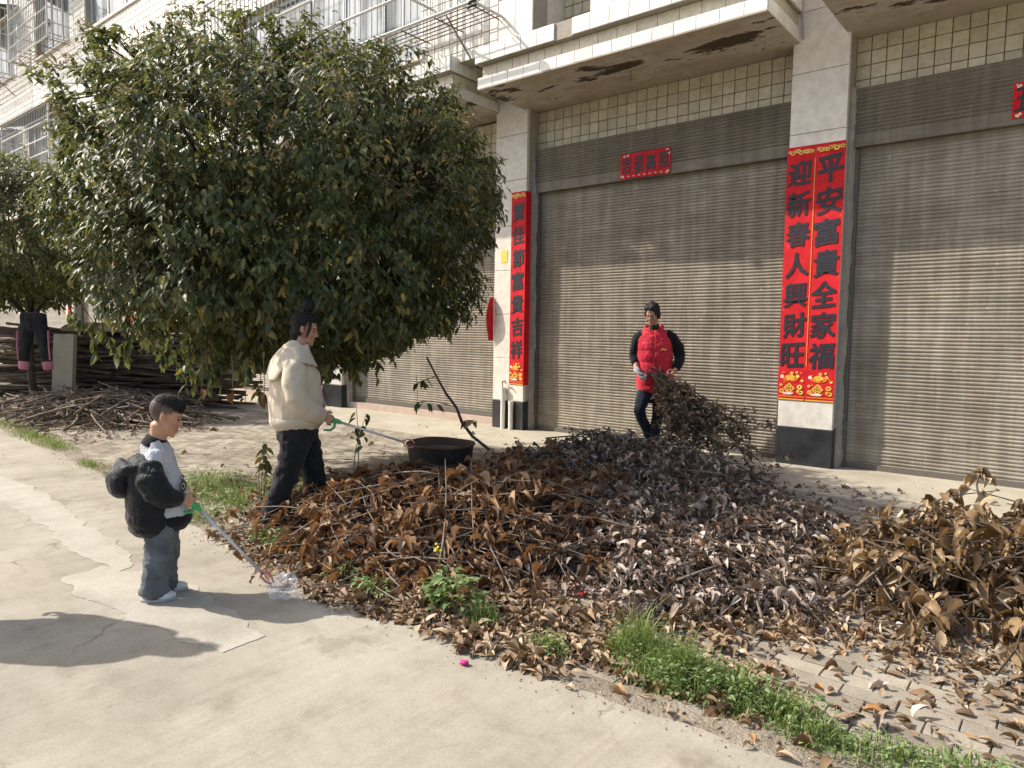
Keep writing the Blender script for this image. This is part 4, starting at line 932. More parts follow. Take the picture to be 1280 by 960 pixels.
for i in range(12):
    a = i*4; pb.f += [(a, a+1, a+5, a+4), (a+2, a+6, a+7, a+3)]
pb.f += [(0, 2, 3, 1), (48, 49, 51, 50)]
o = pb.obj('bark_sheet', MT['wood2'], smooth=True); o.location = (-13.35, 5.5, 1.34); o.rotation_euler = (0, 0, YA); tag(o, 'curved tan sheet lying on top of the stacked sticks', 'sheet')
sl_ = MB().box(-.17, .17, -.05, .05, 0, 1.28); o = sl_.obj('concrete_slab', MT['apron']); o.location = (-13.42, 4.42, .0); o.rotation_euler = (-.10, 0, YA); tag(o, 'pale concrete slab standing on edge against the stacked sticks', 'slab')

# small stones and crumbs of earth and leaf along the broken road edge
V = []; F = []
for _ in range(3200):
    x = rnd(-9, .8); y = edge_n(x)+rng.normal()*.075+.01; r_ = .002+.006*rnd(0, 1)**4; a = rnd(0, 6.3); k = len(V); z = .002 if y < edge_y(x) else .012
    for (u, v, w_) in ((1, 0, 0), (-.4, .8, 0), (-.6, -.7, 0), (.1, .1, .9)): V.append((x+r_*(u*math.cos(a)-v*math.sin(a)), y+r_*(u*math.sin(a)+v*math.cos(a)), z+r_*w_))
    F += [(k, k+1, k+3), (k+1, k+2, k+3), (k+2, k, k+3)]
g_ = MB(); g_.v = V; g_.f = F; tag(g_.obj('road_edge_grit', grainy('grit', (.24, .20, .155), (.42, .37, .30), 30, .95, .05, 0, 60, vary=.4)), kind='stuff')
# ---------------------------------------------------------------- people
def skin_mat(name, c, lip, stub=None):
    m, n, l, b = mat(name, .5, .35); v = coords(n, l)
    a = tex(n, l, 'Noise', 25, v, Detail=4); r = ramp(n, [(.3, tuple(x*.9 for x in c)), (.7, tuple(x*1.08 for x in c))]); l.new(a.outputs[0], r.inputs[0])
    at = n.new('ShaderNodeAttribute'); at.attribute_name = 'tone'; sp = n.new('ShaderNodeSeparateColor'); l.new(at.outputs['Color'], sp.inputs[0])
    c2 = mix(n, l, r.outputs[0], lip, sp.outputs[0]); c2 = mix(n, l, c2, stub or (.03, .022, .018), sp.outputs[1]); l.new(c2, b.inputs['Base Color'])
    b.inputs['Subsurface Weight'].default_value = .12; b.inputs['Subsurface Radius'].default_value = (.02, .008, .004); b.inputs['Subsurface Scale'].default_value = .3
    return m
def tone(me, fn):
    at = me.color_attributes.new('tone', 'FLOAT_COLOR', 'POINT'); n = len(me.vertices); co = np.empty(n*3, np.float32); me.vertices.foreach_get('co', co)
    d = np.zeros((n, 4), np.float32); d[:, 3] = 1
    for i, c in enumerate(co.reshape(-1, 3).tolist()): d[i, 0], d[i, 1] = fn(Vector(c))
    at.data.foreach_set('color', d.ravel())
def sstep(a, b, x): t = max(0, min(1, (x-a)/(b-a))); return t*t*(3-2*t)
def head_parts(mb, T, k=1.0, child=False):
    """T maps head space (x forward, z up, origin at ear height) to the person; k scales"""
    R = T.to_3x3(); sc = R.to_scale()[0]; Rn = R.normalized()
    def E(c, r): mb.ell(T @ Vector(c), tuple(x*sc for x in r), Rn, 16, 12)
    def L(pts): mb.loft([(*(T @ Vector(p[:3])), p[3]*sc, p[4]*sc) for p in pts], side=tuple(Rn @ Vector((0, 1, 0))), n=12)
    E((-.012, 0, .035), (.098, .076, .086)); E((.03, 0, -.02), (.060, .062, .085)); E((.038, 0, -.070), (.046, .047, .038)); E((.066, 0, -.092), (.020, .022, .017))
    if child: E((.045, .032, -.045), (.036, .034, .034)); E((.045, -.032, -.045), (.036, .034, .034))
    else: E((.055, .036, -.028), (.026, .026, .028)); E((.055, -.036, -.028), (.026, .026, .028))
    E((.074, 0, .028), (.016, .048, .016))
    L([(.083, 0, .012, .008, .008), (.095, 0, -.012, .010, .011), (.104, 0, -.030, .011, .014)] if not child else [(.082, 0, .006, .008, .008), (.092, 0, -.012, .010, .011), (.099, 0, -.026, .010, .013)])
    E((.094, .011, -.033), (.008, .007, .007)); E((.094, -.011, -.033), (.008, .007, .007))
    E((.084, 0, -.058), (.010, .022, .006)); E((.082, 0, -.069), (.010, .019, .007))
    for s in (1, -1):
        E((-.006, s*.080, -.004), (.018, .008, .029)); E((-.012, s*.086, .002), (.012, .006, .024))
def eyes(root, T, dark, body):
    sc = T.to_3x3().to_scale()[0]; Rn = T.to_3x3().normalized()
    for s in (1, -1):
        MB().ell(T @ Vector((.0775, s*.031, .004)), (.0075*sc, .0135*sc, .0052*sc), Rn, 10, 8).obj('eye', dark, root, True)
        MB().loft([(*(T @ Vector((.083, s*.016, .022))), .003*sc, .004*sc), (*(T @ Vector((.084, s*.032, .027))), .003*sc, .004*sc), (*(T @ Vector((.071, s*.050, .021))), .002*sc, .003*sc)], n=8).obj('eyebrow', MT['hair'], root, True)
def hand_parts(mb, w, d, nrm, thumb, k=1.0, curl=(.55, .75, .55), spread=.05, tc=.5):
    w = Vector(w); d = Vector(d).normalized(); n = Vector(nrm); n = (n-d*n.dot(d)).normalized(); s = d.cross(n).normalized()*(1 if thumb > 0 else -1)
    P = lambda a, b, c: w + d*a*k + s*b*k + n*c*k
    mb.loft([(*P(-.02, 0, 0), .020*k, .026*k), (*P(.015, 0, 0), .018*k, .030*k), (*P(.05, .002, 0), .016*k, .039*k), (*P(.085, 0, .002), .013*k, .040*k)], side=tuple(s), n=16)
    for i, (off, ln) in enumerate(((.031, .066), (.011, .075), (-.010, .070), (-.030, .055))):
        p = P(.080, off, .002); a = 0; pts = [(*P(.065, off*.95, 0), .0088*k, .0088*k), (*p, .0088*k, .0092*k)]
        for j, fr in enumerate((.42, .32, .26)):
            a += curl[j]*(1+.08*i); dv = (d*math.cos(a)+n*math.sin(a)+s*(spread*(1.5-i)/1.5)).normalized(); p = p+dv*ln*fr*k*1.18; pts.append((*p, (.0083-.0008*j)*k, (.0086-.0008*j)*k))
        mb.loft(pts, side=tuple(s), n=10)
    q = P(.012, .024, .004); pts = [(*q, .012*k, .012*k)]; a = .75
    for j, ln in enumerate((.042, .034, .026)):
        dv = (d*math.cos(a*(1-j*.25)) + s*math.sin(a*(1-j*.45)) + n*(.35+tc*j*.5)).normalized(); q = q+dv*ln*k; pts.append((*q, (.0112-.001*j)*k, (.0112-.001*j)*k))
    mb.loft(pts, side=tuple(n), n=10)
def folds(amp, sx=9, sz=9, seed=0, extra=None):
    def f(c):
        a = noise.noise((c.x*sx+seed, c.y*sx, c.z*sz)); b = noise.noise((c.x*sx*2.3, c.y*sx*2.3+seed, c.z*sz*2.3))
        v = amp*(a+.45*b) - amp*.9*max(0, .25-abs(a))      # valleys read as creases
        return v + (extra(c) if extra else 0)
    return f
def garment(name, mb, m, root, vox=.010, it=4, fold=None):
    me = remesh(mb, vox, m, it, name)
    if fold: displace(me, fold)
    return link(name, me, root)
def shell(me_name, rows, m, root, th=.010, smooth=True):
    """open surface from a grid of points, given thickness"""
    b = MB(); nr, nc = len(rows), len(rows[0])
    for r in rows: b.v += [tuple(p) for p in r]
    for i in range(nr-1):
        for j in range(nc-1): a = i*nc+j; b.f.append((a, a+1, a+nc+1, a+nc))
    o = b.obj(me_name, m); md = o.modifiers.new('t', 'SOLIDIFY'); md.thickness = th; md.offset = 0; sb = o.modifiers.new('s', 'SUBSURF'); sb.levels = 1
    dg = bpy.context.evaluated_depsgraph_get(); me = bpy.data.meshes.new_from_object(o.evaluated_get(dg)); bpy.data.objects.remove(o)
    me.polygons.foreach_set('use_smooth', np.ones(len(me.polygons), dtype=bool)); return link(me_name, me, root)
def headT(c, yaw=0, pitch=0, k=1.0, roll=0):
    return Matrix.Translation(c) @ Matrix.Rotation(yaw, 4, 'Z') @ Matrix.Rotation(pitch, 4, 'Y') @ Matrix.Rotation(roll, 4, 'X') @ Matrix.Scale(k, 4)
MT['hair'] = plain('black_hair', (.014, .012, .012), .62, .3); MT['eye'] = plain('dark_eye', (.02, .015, .012), .2, .6)
MT['skinw'] = skin_mat('skin', (.46, .26, .17), (.42, .10, .08)); MT['skinb'] = skin_mat('skin', (.50, .275, .175), (.44, .13, .10), (.062, .046, .038))
MT['wool'] = cloth('cream_wool', (.57, .495, .385), .95, 500, .07, .18); MT['trouser'] = cloth('black_trouser', (.018, .018, .020), .9, 600, .25)
MT['jean'] = cloth('grey_blue_denim', (.115, .128, .138), .9, 900, .38); MT['navyjean'] = cloth('navy_denim', (.014, .020, .034), .85, 900, .4)
MT['puffer'] = cloth('black_puffer', (.010, .011, .014), .42, 300, .2); MT['sweat'] = cloth('grey_sweatshirt', (.50, .50, .52), .95, 800, .06)
MT['rib'] = cloth('black_rib', (.014, .014, .016), .95, 400, .2); MT['vest'] = cloth('red_vest', (.60, .028, .05), .6, 500, .12); MT['sleeve'] = cloth('black_sleeve', (.012, .012, .014), .95, 300, .3)
MT['shoe'] = plain('white_shoe', (.60, .61, .61), .5, .4); MT['sole'] = plain('grey_sole', (.36, .36, .35), .7); MT['blackshoe'] = plain('black_shoe', (.02, .02, .022), .5, .4)
MT['glove'] = cloth('white_glove', (.66, .66, .66), .95, 300, .05); MT['green'] = plain('green_plastic', (.05, .36, .12), .4, .5); MT['alu'] = plain('aluminium_tube', (.62, .62, .62), .32, .6, .6); MT['pinkjaw'] = plain('pink_rubber', (.62, .20, .20), .6)
MT['vestdark'] = plain('dark_red_zip', (.22, .01, .02), .5)
def shoe(root, T, ln, wd, ht, m, msole):
    b = MB(); R = T.to_3x3()
    def P(x, y, z): return tuple(T @ Vector((x, y, z)))
    b.ell(P(ln*.18, 0, ht*.42), (ln*.34, wd*.5, ht*.42), R, 18, 10); b.ell(P(-ln*.25, 0, ht*.52), (ln*.25, wd*.42, ht*.50), R, 18, 10); b.ell(P(-.05*ln, 0, ht*.62), (ln*.28, wd*.38, ht*.45), R, 18, 10)
    s = MB(); n_ = 28; out = []
    for i in range(n_):
        a = 2*math.pi*i/n_; x = ln*.5*math.cos(a)*(1.02); y = wd*.5*math.sin(a)*(1.0-.12*math.cos(2*a)+.07*math.cos(a)); out.append((x, y))
    for z, g_ in ((-.0, 1.0), (ht*.12, 1.04), (ht*.26, 1.0)): s.v += [P(x*g_, y*g_, z) for x, y in out]
    for r_ in range(2):
        for i in range(n_): j = (i+1) % n_; s.f.append((r_*n_+i, r_*n_+j, (r_+1)*n_+j, (r_+1)*n_+i))
    s.f += [tuple(range(n_))[::-1], tuple(range(2*n_, 3*n_))]
    o = garment('shoe', b, m, root, .005, 2); so_ = s.obj('sole', msole, o, True)
    lc = MB()
    for k in range(4):
        x = ln*(.02+.07*k); z = ht*(.98-.10*k); lc.tube([P(x, -wd*.22, z-.006), P(x+.004, 0, z+.006), P(x+.01, wd*.22, z-.006)], .0035, 5)
    lc.obj('lace', m, o); return o
def picker(A, B, label, up=(0, 0, 1), jaw_open=.03, k=.9):
    """litter picker from the grip A to the jaw tip B (world)"""
    A, B = Vector(A), Vector(B); d = (B-A).normalized(); s = d.cross(Vector(up)).normalized(); u = s.cross(d)
    root = empty('litter_picker', tuple(A), 0, label, 'litter picker'); Lg = (B-A).length; P = lambda a, b, c=0: d*a+u*b+s*c
    tb = MB().tube([P(.05, 0), P(Lg-.07, 0)], .0085, 10).obj('tube', MT['alu'], root, True)
    Q_ = P; P = lambda a, b, c=0: Q_(a*k, b*k, c)
    g_ = MB(); g_.loft([(*P(-.10, -.005), .013*k, .011*k), (*P(-.05, 0), .016*k, .013*k), (*P(.0, 0), .018*k, .014*k), (*P(.05, .0), .021*k, .016*k), (*P(.085, 0), .013*k, .012*k)], side=tuple(s), n=14)
    g_.loft([(*P(.03, -.015), .011, .010), (*P(.045, -.05), .009, .009), (*P(.02, -.085), .009, .009), (*P(-.03, -.10), .008, .008)], side=tuple(s), n=12); garment('handle', g_, MT['green'], root, .004, 2); P = Q_
    for sg in (1, -1):
        MB().tube([P(Lg-.075, 0), P(Lg-.055, sg*jaw_open*.9), P(Lg-.02, sg*jaw_open), P(Lg+.01, sg*jaw_open*.35)], .006, 6).obj('jaw', MT['pinkjaw'], root, True)
    return root
def strands(root, me, n, ln, flow, up=.35, w=.0016, zmin=None):
    """loose hairs lying along a flow direction over the hair mass"""
    k = len(me.vertices); V = []; F = []
    for _ in range(n):
        v = me.vertices[rng.integers(k)]; c, nn = v.co, v.normal
        if zmin is not None and c.z < zmin: continue
        d = Vector(flow(c)); d = (d-nn*d.dot(nn)); d = d.normalized() if d.length > 1e-4 else nn
        d = (d+nn*up*rnd(.2, 1.2)+Vector((rnd(-1, 1), rnd(-1, 1), rnd(-1, 1)))*.22).normalized(); s = d.cross(nn).normalized()*w; e = c+d*ln*rnd(.5, 1.2); m_ = c.lerp(e, .5)+nn*ln*.10
        q = len(V); V += [tuple(c-s-nn*.001), tuple(c+s-nn*.001), tuple(m_+s*.7), tuple(m_-s*.7), tuple(e-nn*ln*.12*(up < .5))]; F += [(q, q+1, q+2, q+3), (q+3, q+2, q+4)]
    b = MB(); b.v = V; b.f = F; tag(b.obj('hair_strands', MT['hair'], root), kind='stuff')
# ---- the boy -------------------------------------------------------------------------------
def make_boy():
    root = empty('person', (-3.69, 1.66, .003), YA+.38, 'small boy in black padded jacket and grey jeans standing on the road', 'person')
    T = headT((.030, 0, .946), -.05, .33, .90)
    b = MB(); head_parts(b, T, 1, True)
    b.loft([(-.024, 0, .77, .042, .046), (-.014, 0, .83, .044, .047), (-.002, 0, .90, .052, .050)], n=16)
    b.loft([(.0, 0, .42, .075, .09), (.0, 0, .55, .075, .10), (-.02, 0, .70, .07, .11), (-.03, 0, .78, .05, .08)], n=18)
    for s in (1, -1):
        b.loft([(0, s*.05, .46, .06, .055), (-.0, s*.06, .25, .045, .042), (-.035+.03*(s > 0), s*.062, .06, .026, .025)], n=14)
        b.ell((-.02+.03*(s > 0), s*.062, .035), (.052, .022, .018))
    b.loft([(-.03, -.10, .74, .035, .035), (-.02, -.165, .58, .030, .030), (.09, -.135, .535, .024, .022), (.115, -.125, .53, .020, .024)], n=14)
    b.loft([(-.03, .10, .74, .035, .035), (-.0, .165, .58, .030, .030), (.07, .13, .52, .024, .022)], n=14)
    hand_parts(b, (.115, -.125, .53), (.80, .25, -.38), (.10, .90, .0), 1, .70, (.8, 1.0, .7))
    hand_parts(b, (.075, .13, .52), (.8, -.3, -.5), (0, -1, -.2), -1, .66)
    me = remesh(b, .0042, MT['skinb'], 2, 'body'); Ti = T.inverted()
    def tf(c):
        h = Ti @ c
        if h.z < -.16 or abs(h.y) > .13 or h.x < -.2 or h.x > .2: return 0, 0
        lip = (1-sstep(.004, .010, abs(h.z+.0635)))*(1-sstep(.014, .024, abs(h.y)))*sstep(.070, .078, h.x)*.8
        cheek = .28*max(0, 1-((h.z+.04)/.03)**2)*sstep(.02, .05, h.x)
        edge = .020+.35*max(0, h.x-.03) + (-.075 if h.x < -.035 else 0)*sstep(-.03, -.06, h.x) if h.x < .03 else .030+.75*(h.x-.03)
        if h.x < -.03: edge = -.045
        elif h.x < .012: edge = .018
        st = sstep(edge-.008, edge+.012, h.z)*(.80+.15*sstep(edge, edge+.06, h.z))
        return max(lip, cheek), st
    tone(me, tf); link('body', me, root); eyes(root, T, MT['eye'], None)
    # crop on top, short sides are stubble on the skin
    hb = MB(); hb.ell(T @ Vector((-.006, 0, .062)), (.0955*.90, .071*.90, .066*.90), T.to_3x3().normalized(), 20, 14); hb.ell(T @ Vector((.034, 0, .078)), (.058*.90, .058*.90, .046*.90), T.to_3x3().normalized(), 16, 10)
    hm = remesh(hb, .006, MT['hair'], 2, 'hair'); displace(hm, lambda c: .003*noise.noise(c*160)+.002*noise.noise(c*420)); link('hair', hm, root); strands(root, hm, 2600, .014, lambda c: (.8, 0, .25), .8, .0011)
    # sweatshirt
    s = MB(); s.loft([(.045, 0, .425, .108, .125), (.035, 0, .47, .112, .128), (.02, 0, .60, .098, .125), (-.008, 0, .70, .088, .128), (-.028, 0, .765, .080, .112), (-.030, 0, .805, .066, .082)], n=24)
    for q in (1, -1): s.loft([(-.025, q*.08, .755, .05, .05), (-.03, q*.135, .69, .05, .048), (-.02, q*.17, .60, .045, .045)], n=14)
    sw = garment('sweatshirt', s, MT['sweat'], root, .008, 4, folds(.010, 15, 11, 3, lambda c: .004*noise.noise(c*42)))
    MB().loft([(-.036, 0, .790, .072, .082), (-.028, 0, .812, .065, .070), (-.018, 0, .838, .055, .058), (-.019, 0, .836, .049, .052)], n=24, cap=False).obj('collar_band', MT['rib'], root, True)
    MB().loft([(.046, 0, .392, .106, .122), (.047, 0, .41, .113, .129), (.046, 0, .432, .112, .129)], n=24).obj('hem_band', MT['rib'], root, True)
    # round eye like print on the chest
    pr = MB()
    for (ang, z, r1, r2, n_) in ((-.62, .59, .030, .019, 18), (-.62, .59, .010, 0, 10), (-.48, .535, .012, 0, 8), (-.55, .49, .010, .0, 8), (-.66, .635, .016, .009, 10)):
        cx, cy = .022+.104*math.cos(ang), .131*math.sin(ang); tx, ty = -math.sin(ang), math.cos(ang); k = len(pr.v); nx_, ny_ = math.cos(ang)*.012, math.sin(ang)*.012
        ring = [(cx+nx_+tx*r1*math.cos(2*math.pi*i/n_), cy+ny_+ty*r1*math.cos(2*math.pi*i/n_), z+r1*math.sin(2*math.pi*i/n_)) for i in range(n_)]
        if r2: 
            pr.v += ring+[(cx+nx_+tx*r2*math.cos(2*math.pi*i/n_), cy+ny_+ty*r2*math.cos(2*math.pi*i/n_), z+r2*math.sin(2*math.pi*i/n_)) for i in range(n_)]
            pr.f += [(k+i, k+(i+1) % n_, k+n_+(i+1) % n_, k+n_+i) for i in range(n_)]
        else: pr.v += ring; pr.f.append(tuple(range(k, k+n_)))
    pr.obj('print', MT['rib'], sw)
    # padded jacket slipped off the shoulders
    quilt = lambda c: .007*abs(math.sin((c.z+.12*c.x)*math.pi/.075))**.6-.004+.002*noise.noise(c*38)
    j = MB(); j.loft([(-.055, 0, .375, .118, .155), (-.058, 0, .44, .130, .172), (-.062, 0, .55, .126, .178), (-.075, 0, .65, .108, .172), (-.080, 0, .725, .090, .158)], n=26)
    j.loft([(-.055, -.120, .700, .070, .060), (-.040, -.165, .645, .080, .060), (-.010, -.185, .590, .074, .056), (.050, -.165, .550, .056, .050), (.105, -.138, .535, .038, .036)], n=18)
    j.loft([(-.085, .125, .675, .066, .062), (-.060, .180, .60, .066, .060), (-.005, .190, .560, .060, .056), (.055, .155, .53, .050, .047)], n=18)
    j.loft([(.02, .12, .39, .045, .03), (.09, .105, .40, .03, .022), (.115, .09, .42, .02, .02), (.12, .09, .50, .02, .02)], n=12)
    garment('jacket', j, MT['puffer'], root, .008, 3, folds(.006, 11, 13, 5, quilt))
    h = MB(); h.ell((-.205, .0, .622), (.078, .125, .094)); h.loft([(-.17, -.11, .69, .035, .03), (-.205, 0, .705, .035, .035), (-.17, .11, .69, .035, .03)], n=12); h.loft([(-.17, -.11, .69, .028, .028), (-.08, -.15, .715, .025, .022), (-.02, -.15, .66, .02, .02)], n=10); h.loft([(-.17, .11, .69, .028, .028), (-.08, .15, .715, .025, .022)], n=10)
    garment('hood', h, MT['puffer'], root, .008, 3, folds(.005, 11, 11, 8))
    # jeans, two legs in one garment
    t = MB()
    t.loft([(0, 0, .46, .098, .120), (-.004, 0, .40, .098, .122)], n=22)
    t.loft([(-.006, -.062, .42, .088, .068), (-.012, -.066, .30, .080, .066), (-.022, -.068, .20, .076, .064), (-.038, -.068, .10, .072, .060), (-.044, -.068, .035, .082, .064)], n=20)
    t.loft([(.004, .062, .42, .086, .066), (.008, .066, .30, .078, .064), (.006, .066, .20, .074, .062), (-.006, .066, .10, .072, .060), (.000, .066, .022, .086, .066)], n=20)
    garment('jeans', t, MT['jean'], root, .007, 3, folds(.012, 11, 22, 2, lambda c: .005*noise.noise((c.x*18, c.y*18, c.z*55))*sstep(.30, .08, c.z)))
    shoe(root, Matrix.Translation((-.022, -.072, .0)) @ Matrix.Rotation(-.16, 4, 'Z'), .185, .078, .062, MT['shoe'], MT['sole'])
    shoe(root, Matrix.Translation((.030, .064, .0)) @ Matrix.Rotation(.10, 4, 'Z'), .185, .078, .062, MT['shoe'], MT['sole'])
    return root
boy = make_boy(); boy.scale = (.90, .86, 1)
def W_(root, p): return root.matrix_basis @ Vector(p)
picker(W_(boy, (.165, -.105, .505)), (-3.26, 2.02, .085), 'litter picker with green handle held by the boy, its jaws closing on the plastic bag', jaw_open=.02, k=.72)
# ---- woman in the cream jacket -----------------------------------------------------------------
def make_walker():
    root = empty('person', (-4.44, 2.98, .0), YA+.42, 'woman in a cream wool jacket and black trousers walking past the round tree', 'person')
    T = headT((.060, 0, 1.408), -.36, .22, .98); b = MB(); head_parts(b, T)
    b.loft([(-.01, 0, 1.20, .065, .075), (.012, 0, 1.27, .050, .055), (.040, 0, 1.35, .050, .054)], n=16)
    b.loft([(0, 0, .74, .11, .15), (0, 0, .90, .10, .14), (-.02, 0, 1.08, .10, .15), (-.025, 0, 1.19, .07, .13)], n=20)
    b.loft([(.0, -.08, .78, .08, .08), (-.08, -.09, .42, .052, .052), (-.20, -.09, .09, .035, .035), (-.12, -.09, .045, .022, .036)], n=14)
    b.loft([(.0, .08, .78, .08, .08), (.13, .09, .43, .052, .052), (.17, .09, .09, .035, .035), (.26, .09, .045, .022, .036)], n=14)
    b.loft([(-.03, -.18, 1.16, .045, .045), (-.045, -.245, .94, .040, .040), (.12, -.205, .815, .030, .028), (.165, -.19, .795, .022, .026)], n=14)
    b.loft([(-.03, .18, 1.16, .045, .045), (.0, .25, .93, .040, .040), (.15, .21, .82, .028, .026)], n=14)
    hand_parts(b, (.165, -.19, .795), (.85, .15, -.40), (-.05, .9, -.25), 1, .95, (.75, .95, .7))
    hand_parts(b, (.15, .21, .82), (.8, -.2, -.5), (0, -1, -.2), -1, .95)
    me = remesh(b, .0048, MT['skinw'], 2, 'body'); Ti = T.inverted()
    def tf(c):
        h = Ti @ c
        if h.z < -.16 or abs(h.y) > .13 or h.x < 0 or h.x > .2: return 0, 0
        lip = (1-sstep(.004, .011, abs(h.z+.0635)))*(1-sstep(.016, .026, abs(h.y)))*sstep(.072, .080, h.x)
        return max(lip, .2*max(0, 1-((h.z+.035)/.03)**2)), 0
    tone(me, tf); link('body', me, root); eyes(root, T, MT['eye'], None)
    # hair swept up into a bun, grey wisps at the nape
    Rn = T.to_3x3().normalized(); H = MB(); e = lambda c, r: H.ell(T @ Vector(c), r, Rn, 18, 12)
    e((-.034, 0, .045), (.096, .084, .088)); e((.016, 0, .082), (.070, .066, .042)); e((-.060, 0, -.02), (.058, .070, .072)); e((-.036, .070, -.005), (.038, .018, .050)); e((-.036, -.070, -.005), (.038, .018, .050))
    e((-.016, -.005, .168), (.048, .050, .048)); e((-.034, .01, .195), (.026, .024, .026)); e((.012, .02, .19), (.022, .02, .024)); e((-.01, 0, .125), (.036, .036, .03)); e((-.055, 0, -.075), (.045, .055, .04))
    H.loft([(*(T @ Vector((.048, -.066, .060))), .012, .010), (*(T @ Vector((.050, -.074, .0))), .010, .007), (*(T @ Vector((.036, -.073, -.055))), .005, .004)], n=8)
    hm = remesh(H, .006, MT['hair'], 2, 'hair'); displace(hm, lambda c: .0035*noise.noise((c.x*60, c.y*60, c.z*200))+.003*noise.noise(c*110)); link('hair', hm, root); strands(root, hm, 2200, .040, lambda c: (-.6, 0, .8) if c.z < 1.545 else (rnd(-1, 1), rnd(-1, 1), .6), .07, .0012)
    # jacket
    Jr = [(-.012, 0, .735, .205, .215), (-.010, 0, .80, .210, .222), (-.016, 0, .95, .208, .222), (-.026, 0, 1.08, .188, .222), (-.036, 0, 1.17, .150, .205), (-.028, 0, 1.235, .105, .150), (-.006, 0, 1.285, .072, .085)]
    j = MB(); j.loft(Jr, n=28)
    j.loft([(-.045, -.15, 1.185, .075, .075), (-.050, -.215, 1.13, .092, .082), (-.058, -.258, 1.02, .092, .084), (-.045, -.268, .945, .086, .080), (.02, -.25, .87, .080, .074), (.10, -.218, .82, .074, .064), (.140, -.200, .80, .060, .050)], n=20)
    j.loft([(-.045, .15, 1.185, .075, .075), (-.040, .215, 1.13, .090, .082), (-.03, .26, 1.0, .088, .08), (.0, .268, .93, .08, .075), (.08, .24, .85, .066, .06), (.135, .215, .822, .052, .048)], n=20)
    MB().loft([(.118, -.208, .812, .066, .056), (.142, -.199, .801, .064, .054), (.158, -.193, .793, .060, .050)], n=20).obj('cuff', MT['wool'], root, True)
    MB().loft([(-.012, 0, .722, .200, .210), (-.012, 0, .735, .212, .222), (-.011, 0, .765, .213, .224)], n=30).obj('hem', MT['wool'], root, True)
    def jf(c): return -.006*max(0, 1-abs(c.z-.745)/.02)
    garment('jacket', j, MT['wool'], root, .008, 3, folds(.011, 7, 8, 4, lambda c: jf(c)+.003*noise.noise((c.x*20, c.y*20, c.z*14))))
    # wide sailor collar lying over shoulders and back
    rows = []; nth = 44
    prof = sorted([(r[2], r[3], r[4], r[0]) for r in Jr])
    def ringat(z):
        for a, c in zip(prof, prof[1:]):
            if z <= c[0]: t = (z-a[0])/(c[0]-a[0]); return [a[i]+(c[i]-a[i])*t for i in (1, 2, 3)]
        return prof[-1][1:]
    for i in range(9):
        t = i/8; row = []
        for k in range(nth+1):
            th = .35+(2*math.pi-.70)*k/nth; bk = .5-.5*math.cos(th)          # 1 at the back
            sd2 = abs(math.sin(th)); zl = 1.06*bk**1.0+1.14*(1-bk)+.075*sd2**3
            if bk > .82: zl = 1.045
            z = 1.30+(zl-1.30)*t; rx, ry, cx = ringat(z); g_ = .016+.010*t+.010*noise.noise((th*2, t*2, 0)); bulge = .045*sd2**2*sstep(.25, .9, t)
            row.append((cx+(rx+g_)*math.cos(th), (ry+g_+bulge)*math.sin(th), z+.004*math.sin(th*7)))
        rows.append(row)
    shell('collar', rows, MT['wool'], root, .016)
    # trousers
    t = MB(); t.loft([(-.01, 0, .775, .165, .185), (-.012, 0, .70, .172, .190), (-.012, 0, .64, .165, .185)], n=24)
    t.loft([(-.02, -.085, .68, .130, .105), (-.055, -.09, .50, .108, .095), (-.105, -.092, .36, .092, .088), (-.165, -.092, .20, .088, .084), (-.212, -.092, .07, .090, .085)], n=20)
    t.loft([(.02, .085, .68, .130, .105), (.085, .09, .52, .112, .098), (.125, .092, .38, .095, .090), (.150, .092, .20, .090, .085), (.162, .092, .07, .092, .086)], n=20)
    garment('trousers', t, MT['trouser'], root, .009, 3, folds(.016, 9, 14, 6, lambda c: .005*noise.noise(c*26)))
    shoe(root, Matrix.Translation((-.175, -.092, .0)) @ Matrix.Rotation(.08, 4, 'Y'), .25, .092, .075, MT['blackshoe'], MT['rib'])
    shoe(root, Matrix.Translation((.215, .092, .0)), .25, .092, .075, MT['blackshoe'], MT['rib'])
    return root
walker = make_walker(); walker.scale = (.90, .86, 1)
picker(W_(walker, (.235, -.165, .765)), (-3.80+.02, 3.50, .585), 'litter picker with green handle held by the woman in cream, pointing at the black tub', jaw_open=.03)
